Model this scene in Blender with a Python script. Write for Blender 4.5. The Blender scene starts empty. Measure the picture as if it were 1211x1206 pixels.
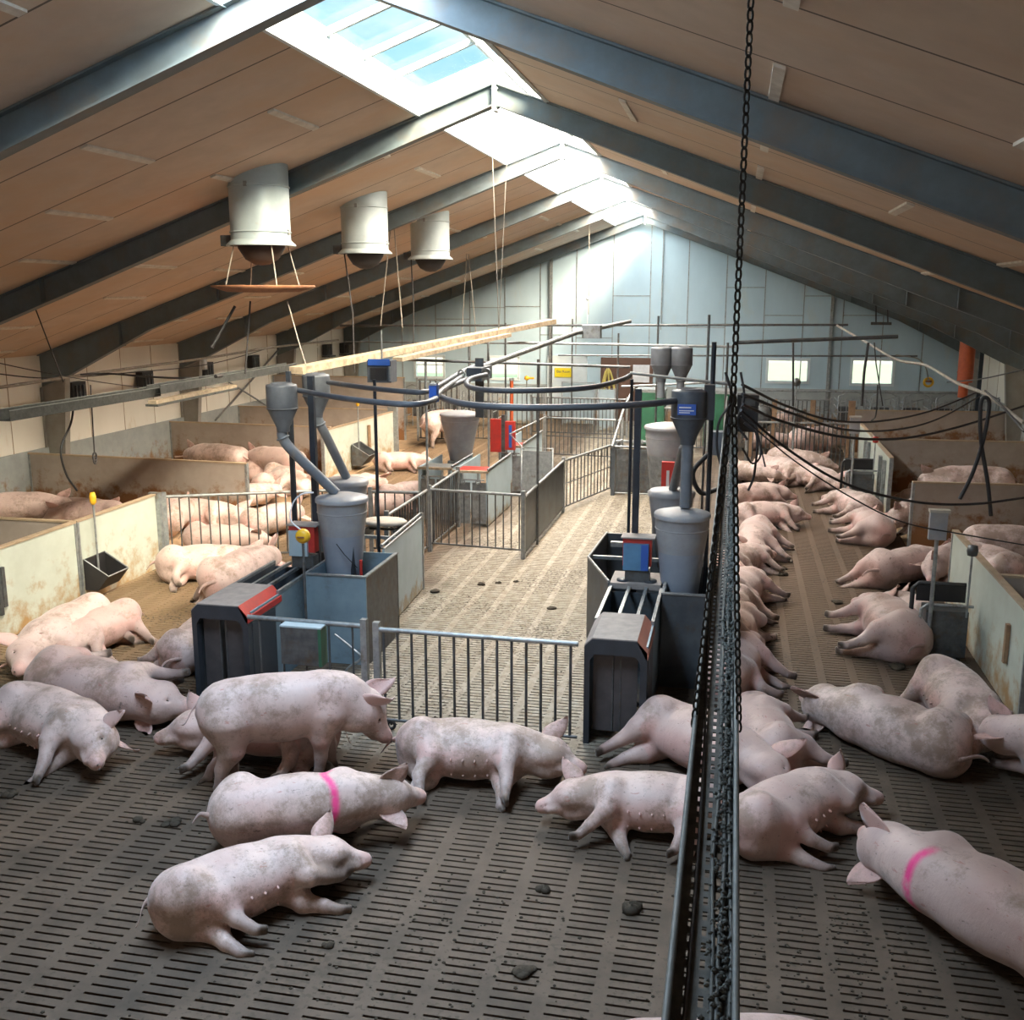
import bpy, math, random
import numpy as np
from mathutils import Vector, Matrix
random.seed(7); np.random.seed(7)
SC = bpy.context.scene; C = SC.collection

# ---------------------------------------------------------------- camera, world, lights, exposure
FOC = 1220.0; CX, CY = 605.5, 603.0; EYE = 4.0
TH = math.atan(255/FOC); PS = math.atan(266.5/FOC*math.cos(TH))
FW = Vector((-math.sin(PS)*math.cos(TH), math.cos(PS)*math.cos(TH), -math.sin(TH)))
RT = Vector((math.cos(PS), math.sin(PS), 0)); UP = RT.cross(FW)
cam = bpy.data.cameras.new('camera'); co = bpy.data.objects.new('camera', cam); C.objects.link(co)
cam.sensor_fit = 'HORIZONTAL'; cam.sensor_width = 36; cam.lens = FOC/1211*36; cam.clip_end = 500; cam.clip_start = .05
co.matrix_world = Matrix((( RT.x, UP.x, -FW.x, 0), (RT.y, UP.y, -FW.y, 0), (RT.z, UP.z, -FW.z, EYE), (0, 0, 0, 1)))
SC.camera = co
SC.view_settings.view_transform = 'Standard'; SC.view_settings.look = 'None'; SC.view_settings.gamma = 1
SC.view_settings.exposure = 0.2; SC.view_settings.use_curve_mapping = False
SC.cycles.max_bounces = 9; SC.cycles.diffuse_bounces = 7; SC.cycles.glossy_bounces = 3; SC.cycles.transparent_max_bounces = 12
SC.cycles.use_denoising = True; SC.cycles.sample_clamp_indirect = 6
SC.cycles.caustics_reflective = False; SC.cycles.caustics_refractive = False

def ray(px, py): return FW+RT*((px-CX)/FOC)-UP*((py-CY)/FOC)
def gz(px, py, z=0.0):                      # the point of the plane Z = z seen at a place in the photo
    d = ray(px, py); t = (z-EYE)/d.z; return Vector((d.x*t, d.y*t, z))
def gy(px, py, y):
    d = ray(px, py); t = y/d.y; return Vector((d.x*t, y, EYE+d.z*t))
def gx(px, py, x):
    d = ray(px, py); t = x/d.x; return Vector((x, d.y*t, EYE+d.z*t))

w = bpy.data.worlds.new('sky'); SC.world = w; w.use_nodes = True
nt = w.node_tree; nt.nodes.clear()
def N(nt, t, **k):
    n = nt.nodes.new(t)
    for a, b in k.items(): setattr(n, a, b)
    return n
tc = N(nt, 'ShaderNodeTexCoord'); mp = N(nt, 'ShaderNodeMapping'); mp.inputs['Scale'].default_value = (1, 1, 2.2)
nz = N(nt, 'ShaderNodeTexNoise'); nz.inputs['Scale'].default_value = 3.2; nz.inputs['Detail'].default_value = 6; nz.inputs['Roughness'].default_value = .55
cr = N(nt, 'ShaderNodeValToRGB'); cr.color_ramp.elements[0].position = .42; cr.color_ramp.elements[0].color = (.22, .62, .92, 1)
cr.color_ramp.elements[1].position = .56; cr.color_ramp.elements[1].color = (.85, .98, 1.0, 1)
sep = N(nt, 'ShaderNodeSeparateXYZ'); cr2 = N(nt, 'ShaderNodeValToRGB')
cr2.color_ramp.elements[0].position = .02; cr2.color_ramp.elements[0].color = (1, 1, 1, 1); cr2.color_ramp.elements[1].position = .3; cr2.color_ramp.elements[1].color = (0, 0, 0, 1)
mx = N(nt, 'ShaderNodeMix', data_type='RGBA'); mx.inputs[7].default_value = (.85, 1, 1, 1)
bg = N(nt, 'ShaderNodeBackground'); bg.inputs[1].default_value = 1.15; wo = N(nt, 'ShaderNodeOutputWorld')
L = nt.links.new
L(tc.outputs['Generated'], mp.inputs[0]); L(mp.outputs[0], nz.inputs[0]); L(nz.outputs[0], cr.inputs[0]); L(cr.outputs[0], mx.inputs[6])
L(tc.outputs['Generated'], sep.inputs[0]); L(sep.outputs[2], cr2.inputs[0]); L(cr2.outputs[0], mx.inputs[0]); L(mx.outputs[2], bg.inputs[0]); L(bg.outputs[0], wo.inputs[0])

RX = -2.87; ZR = 6.42; SL = .355; SLR = .372                    # ridge line, ceiling height at the ridge, roof slope
def zc(x): return ZR-(SL if x < RX else SLR)*abs(x-RX)
FRAMES = [2.6, 7.6, 12.5, 17.35, 22.4, 27.8, 33.05]; SEAM = 1.22
WL, WR, YB, YF = -12.85, 7.15, -4.0, 33.3
SKY, SKYR = .93, .62; YS = 4.2                                           # half width of the skylight
sun = bpy.data.lights.new('sun', 'SUN'); sun.energy = 58.0; sun.angle = math.radians(30); sun.color = (1, .80, .56)
so = bpy.data.objects.new('sun', sun); C.objects.link(so); so.location = (20, 5, 20)
so.rotation_euler = Vector((math.cos(math.radians(43)), -.74, math.sin(math.radians(43)))).to_track_quat('Z', 'Y').to_euler()
def daylight(y0, y1, e, col, warm=True):
    for s in (-1, 1):
        W_ = SKY if s < 0 else SKYR
        a = bpy.data.lights.new('skylight_daylight', 'AREA'); a.shape = 'RECTANGLE'; a.size = W_*1.06; a.size_y = y1-y0; a.energy = e*(y1-y0)*W_*((3.0 if s > 0 else .75) if warm else 1); a.color = (1, .80, .60) if (warm and s > 0) else col   # the sun stands on the right and fills those panes
        o = bpy.data.objects.new('skylight_daylight', a); C.objects.link(o)
        o.location = (RX+s*W_/2, (y0+y1)/2, zc(RX+s*W_/2)+.42); o.rotation_euler = (0, s*math.atan(SL)*1, 0)
daylight(YS, 7.3, 145, (.72, .84, 1), False)
for a, b in zip(FRAMES[2:-2], FRAMES[3:]): daylight(a+.1, b-.1, 125, (1, .97, .92))
daylight(28.2, 32.6, 26, (.80, .93, 1), False)
def fill_light(loc, direction, sx, sy, e, col):
    a = bpy.data.lights.new('window_daylight', 'AREA'); a.shape = 'RECTANGLE'; a.size = sx; a.size_y = sy; a.energy = e; a.color = col
    o = bpy.data.objects.new('window_daylight', a); C.objects.link(o); o.location = loc; o.rotation_euler = Vector(direction).to_track_quat('-Z', 'Z').to_euler()
fill_light((-2.8, -3.85, 2.2), (0, 1, .25), 12, 2.0, 120, (1, .88, .74))     # unseen fill lamp added behind the camera; the end wall is solid

# ---------------------------------------------------------------- materials
def lk(nt, a, b): nt.links.new(a, b)
def mat(name, c1, c2=None, scale=6., rough=.6, metal=0., bump=0., stretch=(1, 1, 1), dirt=None, dirt_z=None, dscale=3., lo=.45, hi=.6, coord='Object', spec=.5):
    m = bpy.data.materials.new(name); m.use_nodes = True; t = m.node_tree; b = t.nodes['Principled BSDF']
    b.inputs['Roughness'].default_value = rough; b.inputs['Metallic'].default_value = metal; b.inputs['Specular IOR Level'].default_value = spec
    tc = N(t, 'ShaderNodeTexCoord'); geo = N(t, 'ShaderNodeNewGeometry')
    src = geo.outputs['Position'] if coord == 'World' else tc.outputs['Object']
    mp = N(t, 'ShaderNodeMapping'); mp.inputs['Scale'].default_value = stretch; lk(t, src, mp.inputs[0])
    nz = N(t, 'ShaderNodeTexNoise'); nz.inputs['Scale'].default_value = scale; nz.inputs['Detail'].default_value = 8; nz.inputs['Roughness'].default_value = .62
    lk(t, mp.outputs[0], nz.inputs[0])
    r = N(t, 'ShaderNodeValToRGB'); r.color_ramp.elements[0].position = .35; r.color_ramp.elements[1].position = .68
    c2 = c2 or tuple(x*.78 for x in c1)
    r.color_ramp.elements[0].color = (*c1, 1); r.color_ramp.elements[1].color = (*c2, 1); lk(t, nz.outputs[0], r.inputs[0])
    out = r.outputs[0]
    if dirt:
        n2 = N(t, 'ShaderNodeTexNoise'); n2.inputs['Scale'].default_value = dscale; n2.inputs['Detail'].default_value = 9; n2.inputs['Roughness'].default_value = .68
        lk(t, mp.outputs[0], n2.inputs[0]); f = n2.outputs[0]
        if dirt_z:                                   # splashes reach up to a height
            sp = N(t, 'ShaderNodeSeparateXYZ'); lk(t, geo.outputs['Position'], sp.inputs[0])
            mr = N(t, 'ShaderNodeMapRange'); mr.inputs[1].default_value = dirt_z[0]; mr.inputs[2].default_value = dirt_z[1]; mr.inputs[3].default_value = .22; mr.inputs[4].default_value = -.25
            lk(t, sp.outputs[2], mr.inputs[0]); ad = N(t, 'ShaderNodeMath', operation='ADD'); lk(t, f, ad.inputs[0]); lk(t, mr.outputs[0], ad.inputs[1]); f = ad.outputs[0]
        r2 = N(t, 'ShaderNodeMapRange'); r2.inputs[1].default_value = lo; r2.inputs[2].default_value = hi; lk(t, f, r2.inputs[0])
        mx = N(t, 'ShaderNodeMix', data_type='RGBA'); mx.inputs[7].default_value = (*dirt, 1); lk(t, r2.outputs[0], mx.inputs[0]); lk(t, out, mx.inputs[6]); out = mx.outputs[2]
    lk(t, out, b.inputs['Base Color'])
    if bump:
        bp = N(t, 'ShaderNodeBump'); bp.inputs['Strength'].default_value = bump; bp.inputs['Distance'].default_value = .01
        lk(t, nz.outputs[0], bp.inputs['Height']); lk(t, bp.outputs[0], b.inputs['Normal'])
    m['out'] = 1
    return m
def base_link(m):
    t = m.node_tree; b = t.nodes['Principled BSDF']; return t, b, b.inputs['Base Color'].links[0].from_socket

M = {}
M['galv'] = mat('galvanised steel', (.36, .38, .38), (.22, .24, .25), 14, .45, .55, .1, dirt=(.16, .12, .08), dscale=5, lo=.56, hi=.72)
M['galv_dark'] = mat('weathered steel', (.13, .14, .145), (.07, .075, .08), 10, .5, .5, .1, dirt=(.10, .075, .05), dscale=6, lo=.5, hi=.7)
M['blue_panel'] = mat('blue grey panel', (.22, .31, .36), (.15, .215, .26), 2.2, .5, .15, .05, dirt=(.10, .10, .09), dscale=2.5, lo=.55, hi=.75)
M['pale_panel'] = mat('pale blue panel', (.40, .50, .55), (.32, .41, .45), 2.2, .5, .0, .05, dirt=(.28, .24, .17), dirt_z=(.0, .5), dscale=5, lo=.55, hi=.7)
M['dark_panel'] = mat('dark steel panel', (.10, .12, .135), (.06, .07, .085), 3, .45, .4, .05, dirt=(.09, .07, .05), dscale=4, lo=.55, hi=.7)
M['dark_plastic'] = mat('dark plastic', (.035, .042, .052), (.022, .026, .032), 5, .42, 0, .03)
M['door_plastic'] = mat('scuffed dark door', (.075, .068, .07), (.045, .042, .046), 7, .5, 0, .03)
M['hood_grey'] = mat('dusty hood', (.30, .27, .25), (.22, .2, .19), 10, .7, 0, .05)
M['red'] = mat('red paint', (.50, .03, .02), (.34, .03, .025), 8, .45)
M['red_dust'] = mat('faded red', (.42, .16, .11), (.33, .15, .11), 8, .6)
M['blue_box'] = mat('blue box', (.10, .24, .40), (.08, .19, .32), 8, .4)
M['yellow'] = mat('yellow plastic', (.80, .45, .02), (.6, .33, .02), 9, .45)
M['sign_yellow'] = mat('sign yellow', (.85, .70, .02), (.78, .62, .02), 9, .5)
M['sign_blue'] = mat('sign blue', (.03, .10, .42), (.03, .10, .38), 9, .4)
M['ink'] = mat('dark ink', (.02, .03, .10), (.02, .02, .08), 9, .5)
M['white'] = mat('white lettering', (.7, .72, .75), (.6, .62, .65), 9, .5)
M['green'] = mat('green enamel', (.025, .12, .065), (.02, .09, .05), 6, .4)
M['hopper'] = mat('grey plastic', (.33, .335, .345), (.25, .255, .27), 5, .5, 0, .03, dirt=(.30, .26, .22), dscale=3, lo=.5, hi=.75)
M['hopper_low'] = mat('translucent grey plastic', (.27, .30, .35), (.22, .25, .30), 4, .5, 0, .03)
M['tan_lid'] = mat('dusty tan lid', (.52, .47, .40), (.40, .36, .30), 9, .7)
M['pvc'] = mat('dark grey pvc', (.085, .095, .11), (.055, .062, .075), 6, .5, 0, .02, dirt=(.15, .13, .11), dscale=6, lo=.58, hi=.75)
M['pvc_mid'] = mat('grey pvc pipe', (.16, .18, .205), (.115, .13, .15), 6, .5, 0, .02, dirt=(.2, .18, .15), dscale=6, lo=.58, hi=.75)
M['black'] = mat('black rubber', (.014, .014, .016), (.022, .02, .02), 9, .55)
M['post'] = mat('dark blue post', (.035, .045, .06), (.025, .03, .04), 9, .45, .3)
M['duct'] = mat('pale duct metal', (.46, .54, .56), (.38, .45, .48), 4, .42, .15, .03, dirt=(.42, .36, .28), dscale=4, lo=.6, hi=.8)
M['rust'] = mat('rusty plate', (.30, .13, .06), (.18, .08, .045), 9, .8, 0, .1)
M['orange_pipe'] = mat('orange pipe', (.42, .085, .025), (.32, .06, .02), 7, .5)
M['cream'] = mat('dusty cream metal', (.38, .31, .22), (.17, .13, .085), 11, .7, 0, .1)
M['beam'] = mat('blue grey steel frame', (.145, .185, .205), (.11, .135, .145), 3.5, .55, .1, .05, dirt=(.17, .14, .11), dscale=1.7, lo=.5, hi=.75)
M['post_beam'] = mat('grey brown steel column', (.30, .29, .26), (.24, .225, .20), 3.5, .6, .1, .05)
M['sky_bar'] = mat('pale rafter', (.50, .58, .60), (.42, .48, .5), 3, .5)
M['curb'] = mat('white curb', (.72, .80, .82), (.62, .70, .73), 3, .6)
M['gable'] = mat('pale blue wall panel', (.46, .60, .67), (.41, .54, .61), 1.3, .6, 0, .02, stretch=(1, 1, .4), dirt=(.50, .54, .50), dscale=1.2, lo=.55, hi=.8)
M['plinth'] = mat('grey concrete plinth', (.36, .39, .39), (.28, .31, .31), 3, .7, 0, .05, dirt=(.24, .15, .08), dirt_z=(0.1, 1.1), dscale=4, lo=.5, hi=.66)
M['side_wall'] = mat('white wall panel', (.86, .84, .76), (.80, .77, .69), 1.3, .6, 0, .02, stretch=(1, 1, .25), dirt=(.55, .42, .24), dscale=2.6, lo=.62, hi=.8)
M['pen'] = mat('grey brown pen board', (.36, .31, .27), (.29, .245, .21), 2.6, .65, 0, .05, dirt=(.19, .085, .03), dirt_z=(.05, 1.0), dscale=3.2, lo=.44, hi=.60)
M['pen_white'] = mat('pale pen board', (.50, .545, .48), (.43, .465, .40), 2.6, .6, 0, .05, dirt=(.34, .21, .09), dirt_z=(-.2, 1.25), dscale=3.6, lo=.50, hi=.72)
M['pen_edge'] = mat('dusty board edge', (.42, .32, .22), (.32, .24, .16), 7, .7)
M['batten'] = mat('joint strip', (.80, .76, .68), (.62, .57, .50), 9, .7)
M['manure'] = mat('manure', (.045, .034, .02), (.028, .02, .012), 12, .85, 0, .5)
M['pit'] = mat('pit', (.012, .011, .01), (.008, .008, .007), 3, .9)
M['wood'] = mat('worn wood', (.30, .19, .11), (.20, .12, .07), 9, .75)
M['door_brown'] = mat('brown door', (.11, .055, .035), (.085, .045, .03), 4, .6)
M['field'] = mat('grass field', (.045, .10, .062), (.055, .115, .07), .8, .9)
M['field_pale'] = mat('pale meadow', (.075, .11, .085), (.09, .12, .10), .8, .9)
M['yard'] = mat('pale yard', (.12, .125, .125), (.10, .11, .11), .8, .9)
M['cable'] = mat('dark cable', (.02, .02, .022), (.035, .03, .03), 9, .6)
M['conduit'] = mat('dusty conduit', (.33, .30, .26), (.20, .18, .15), 12, .7)
M['tray_steel'] = mat('dusty cable tray steel', (.085, .09, .085), (.035, .037, .035), 16, .6, .35, .2)
M['edge_steel'] = mat('dusty tray edge', (.17, .18, .175), (.12, .13, .125), 20, .6, .2)
M['tray_dark'] = mat('dark perforated tray', (.055, .058, .055), (.022, .024, .022), 22, .65, .3, .3)
M['chain'] = mat('dark chain', (.03, .028, .025), (.018, .017, .015), 16, .6, .6)
M['dust'] = mat('grey dust fluff', (.17, .185, .175), (.06, .066, .06), 60, .95, 0, .9)
M['yellow_hose'] = mat('yellow hose', (.62, .52, .14), (.5, .42, .12), 9, .6)

# floor by zone: cleaner beige aisle, brown muck elsewhere, local light mixed into the tones
def floor_mat():
    m = mat('slatted concrete', (.10, .072, .050), (.064, .045, .030), 2.2, .72, 0, .35, coord='World', dirt=(.04, .03, .02), dscale=1.1, lo=.50, hi=.72)
    t, b, out = base_link(m)
    g = N(t, 'ShaderNodeNewGeometry'); sp = N(t, 'ShaderNodeSeparateXYZ'); lk(t, g.outputs['Position'], sp.inputs[0])
    nz = N(t, 'ShaderNodeTexNoise'); nz.inputs['Scale'].default_value = .9; nz.inputs['Detail'].default_value = 6; lk(t, g.outputs['Position'], nz.inputs[0])
    def rng(sock, a, b_):
        r = N(t, 'ShaderNodeMapRange'); r.inputs[1].default_value = a; r.inputs[2].default_value = b_; r.interpolation_type = 'SMOOTHSTEP'; lk(t, sock, r.inputs[0]); return r.outputs[0]
    def mul(a, b_, op='MULTIPLY'):
        n = N(t, 'ShaderNodeMath', operation=op); lk(t, a, n.inputs[0]); lk(t, b_, n.inputs[1]) if not isinstance(b_, float) else setattr(n.inputs[1], 'default_value', b_); return n.outputs[0]
    wob = mul(nz.outputs[0], 1.6)
    x = mul(sp.outputs[0], wob, 'ADD'); y = mul(sp.outputs[1], wob, 'ADD')
    aisle = mul(mul(rng(x, -3.6, -2.9), rng(x, .1, -.5)), rng(y, 8.6, 9.9))  # aisle tone carries both cleaner concrete and its brighter light
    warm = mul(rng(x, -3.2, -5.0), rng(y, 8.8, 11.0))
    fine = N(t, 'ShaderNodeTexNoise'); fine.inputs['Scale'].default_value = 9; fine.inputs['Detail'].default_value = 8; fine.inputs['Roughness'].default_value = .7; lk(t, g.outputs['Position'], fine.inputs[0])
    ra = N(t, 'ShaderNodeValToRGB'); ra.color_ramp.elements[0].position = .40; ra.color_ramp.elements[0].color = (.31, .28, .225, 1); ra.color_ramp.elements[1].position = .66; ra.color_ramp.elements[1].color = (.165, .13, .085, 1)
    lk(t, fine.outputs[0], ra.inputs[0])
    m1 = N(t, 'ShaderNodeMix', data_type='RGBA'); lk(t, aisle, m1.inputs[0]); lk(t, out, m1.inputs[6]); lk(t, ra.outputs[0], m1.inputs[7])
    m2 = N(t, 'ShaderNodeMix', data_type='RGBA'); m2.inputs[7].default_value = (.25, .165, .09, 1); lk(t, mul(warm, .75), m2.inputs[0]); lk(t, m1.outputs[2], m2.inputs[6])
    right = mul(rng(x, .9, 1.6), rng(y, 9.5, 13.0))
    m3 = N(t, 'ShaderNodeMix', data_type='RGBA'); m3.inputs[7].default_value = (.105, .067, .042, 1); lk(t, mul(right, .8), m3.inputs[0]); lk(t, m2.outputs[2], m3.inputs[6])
    # specks of muck
    vn = N(t, 'ShaderNodeTexNoise'); vn.inputs['Scale'].default_value = 26; vn.inputs['Detail'].default_value = 3; lk(t, g.outputs['Position'], vn.inputs[0])
    big = N(t, 'ShaderNodeTexNoise'); big.inputs['Scale'].default_value = .7; big.inputs['Detail'].default_value = 4; lk(t, g.outputs['Position'], big.inputs[0])
    sm = mul(vn.outputs[0], mul(big.outputs[0], .5), 'ADD')
    m4 = N(t, 'ShaderNodeMix', data_type='RGBA'); m4.inputs[7].default_value = (.05, .036, .022, 1); lk(t, mul(rng(sm, .84, .90), .85), m4.inputs[0]); lk(t, m3.outputs[2], m4.inputs[6])
    lk(t, m4.outputs[2], b.inputs['Base Color'])
    return m
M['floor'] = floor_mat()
M['pen_floor'] = mat('pen floor concrete', (.42, .29, .17), (.32, .21, .12), 3, .7, 0, .2, dirt=(.08, .05, .03), dscale=2, lo=.5, hi=.7)

def ceiling_mat():
    m = mat('ceiling board', (.66, .535, .435), (.58, .465, .375), 2.6, .75, 0, .03, coord='World', dirt=(.63, .45, .31), dscale=.6, lo=.44, hi=.66)
    t, b, out = base_link(m)
    g = N(t, 'ShaderNodeNewGeometry'); sp = N(t, 'ShaderNodeSeparateXYZ'); lk(t, g.outputs['Position'], sp.inputs[0])
    d = N(t, 'ShaderNodeMath', operation='DIVIDE'); d.inputs[1].default_value = 1.22; ay = N(t, 'ShaderNodeMath', operation='ADD'); ay.inputs[1].default_value = -7.64+12.2; lk(t, sp.outputs[1], ay.inputs[0]); lk(t, ay.outputs[0], d.inputs[0])
    fr = N(t, 'ShaderNodeMath', operation='FRACT'); lk(t, d.outputs[0], fr.inputs[0])
    lt = N(t, 'ShaderNodeMath', operation='LESS_THAN'); lt.inputs[1].default_value = .02; lk(t, fr.outputs[0], lt.inputs[0])
    m1 = N(t, 'ShaderNodeMix', data_type='RGBA'); m1.inputs[7].default_value = (.13, .10, .08, 1); lk(t, lt.outputs[0], m1.inputs[0]); lk(t, out, m1.inputs[6])
    lk(t, m1.outputs[2], b.inputs['Base Color']); return m
M['ceiling'] = ceiling_mat()

def glass_mat(name, tint, f):
    m = bpy.data.materials.new(name); m.use_nodes = True; t = m.node_tree; t.nodes.clear()
    o = N(t, 'ShaderNodeOutputMaterial'); tr = N(t, 'ShaderNodeBsdfTransparent'); tr.inputs[0].default_value = (*tint, 1)
    gl = N(t, 'ShaderNodeBsdfGlossy'); gl.inputs[1].default_value = .08; mx = N(t, 'ShaderNodeMixShader'); mx.inputs[0].default_value = f
    lk(t, tr.outputs[0], mx.inputs[1]); lk(t, gl.outputs[0], mx.inputs[2]); lk(t, mx.outputs[0], o.inputs[0]); return m
def sheet_mat():                                     # milky translucent sheet
    m = bpy.data.materials.new('translucent sheet'); m.use_nodes = True; t = m.node_tree; t.nodes.clear()
    o = N(t, 'ShaderNodeOutputMaterial'); tr = N(t, 'ShaderNodeBsdfTransparent'); tr.inputs[0].default_value = (.95, .97, 1, 1)
    tl = N(t, 'ShaderNodeBsdfTranslucent'); tl.inputs[0].default_value = (.9, .93, .95, 1); mx = N(t, 'ShaderNodeMixShader'); mx.inputs[0].default_value = .30
    lk(t, tr.outputs[0], mx.inputs[1]); lk(t, tl.outputs[0], mx.inputs[2]); lk(t, mx.outputs[0], o.inputs[0]); return m
M['sheet'] = sheet_mat()
M['glass'] = glass_mat('clear pane', (.92, .97, 1), .04)

def pig_mat():
    m = mat('pig skin', (.63, .475, .43), (.52, .365, .33), 3.2, .55, 0, .0)
    t, b, out = base_link(m)
    oi = N(t, 'ShaderNodeObjectInfo'); hv = N(t, 'ShaderNodeHueSaturation')
    mr = N(t, 'ShaderNodeMapRange'); mr.inputs[3].default_value = .86; mr.inputs[4].default_value = 1.1; lk(t, oi.outputs['Random'], mr.inputs[0]); lk(t, mr.outputs[0], hv.inputs['Value'])
    ms = N(t, 'ShaderNodeMapRange'); ms.inputs[3].default_value = 1.05; ms.inputs[4].default_value = .8; lk(t, oi.outputs['Random'], ms.inputs[0]); lk(t, ms.outputs[0], hv.inputs['Saturation'])
    lk(t, out, hv.inputs['Color']); out = hv.outputs[0]
    vc = N(t, 'ShaderNodeVertexColor'); vc.layer_name = 'skin'; s = N(t, 'ShaderNodeSeparateColor'); lk(t, vc.outputs[0], s.inputs[0])
    def over(fac, col, o_):
        x = N(t, 'ShaderNodeMix', data_type='RGBA'); lk(t, fac, x.inputs[0]); lk(t, o_, x.inputs[6]); x.inputs[7].default_value = (*col, 1); return x.outputs[2]
    def mth(op, a, bb):
        n = N(t, 'ShaderNodeMath', operation=op, use_clamp=True); lk(t, a, n.inputs[0])
        if isinstance(bb, (int, float)): n.inputs[1].default_value = bb
        else: lk(t, bb, n.inputs[1])
        return n.outputs[0]
    out = over(mth('MULTIPLY', s.outputs[1], .5), (.66, .27, .23), out)
    tc = N(t, 'ShaderNodeTexCoord')
    add = N(t, 'ShaderNodeVectorMath', operation='ADD'); lk(t, tc.outputs['Object'], add.inputs[0]); lk(t, oi.outputs['Location'], add.inputs[1])
    def nse(sc, det, vec=None, rg=.6):
        n = N(t, 'ShaderNodeTexNoise'); n.inputs['Scale'].default_value = sc; n.inputs['Detail'].default_value = det; n.inputs['Roughness'].default_value = rg; lk(t, vec or add.outputs[0], n.inputs[0]); return n.outputs[0]
    def step(sock, a, b_):
        r = N(t, 'ShaderNodeMapRange'); r.inputs[1].default_value = a; r.inputs[2].default_value = b_; lk(t, sock, r.inputs[0]); return r.outputs[0]
    out = over(mth('MULTIPLY', step(nse(1.6, 4), .52, .72), .28), (.56, .30, .26), out)         # flushed patches
    rs = N(t, 'ShaderNodeMapRange'); rs.inputs[3].default_value = -.05; rs.inputs[4].default_value = .07; lk(t, oi.outputs['Random'], rs.inputs[0])
    mk = N(t, 'ShaderNodeMath', operation='ADD'); lk(t, nse(2.6, 11, rg=.78), mk.inputs[0]); lk(t, rs.outputs[0], mk.inputs[1])
    out = over(mth('MULTIPLY', step(mk.outputs[0], .50, .62), .72), (.23, .155, .105), out)
    mp3 = N(t, 'ShaderNodeMapping'); mp3.inputs['Scale'].default_value = (3, 9, 5); mp3.inputs['Rotation'].default_value = (.4, .2, -.5); lk(t, add.outputs[0], mp3.inputs[0])
    out = over(mth('MULTIPLY', step(nse(2.2, 9, mp3.outputs[0], .8), .60, .66), .8), (.10, .075, .055), out)   # dried muck
    out = over(mth('MULTIPLY', step(nse(38, 4), .66, .71), .7), (.18, .12, .09), out)           # specks
    mp = N(t, 'ShaderNodeMapping'); mp.inputs['Scale'].default_value = (6, 22, 16); mp.inputs['Rotation'].default_value = (0, .3, .6); lk(t, add.outputs[0], mp.inputs[0])
    out = over(mth('MULTIPLY', step(nse(1.6, 3, mp.outputs[0]), .66, .71), .6), (.38, .14, .11), out)     # scratches
    out = over(mth('MULTIPLY', s.outputs[2], mth('ADD', step(nse(10, 3), .25, .5), .2)), (.80, .05, .24), out)          # marking spray
    out = over(mth('MULTIPLY', s.outputs[0], mth('ADD', step(nse(9, 4), .3, .6), .6)), (.07, .048, .033), out)
    lk(t, out, b.inputs['Base Color'])
    wr = N(t, 'ShaderNodeMapping'); wr.inputs['Scale'].default_value = (16, 7, 7); lk(t, add.outputs[0], wr.inputs[0])
    bp = N(t, 'ShaderNodeBump'); bp.inputs['Strength'].default_value = .55; bp.inputs['Distance'].default_value = .012; lk(t, nse(1.0, 7, wr.outputs[0], .65), bp.inputs['Height']); lk(t, bp.outputs[0], b.inputs['Normal'])
    b.inputs['Sheen Weight'].default_value = .25; b.inputs['Sheen Roughness'].default_value = .5
    return m
M['pig'] = pig_mat()

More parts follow.
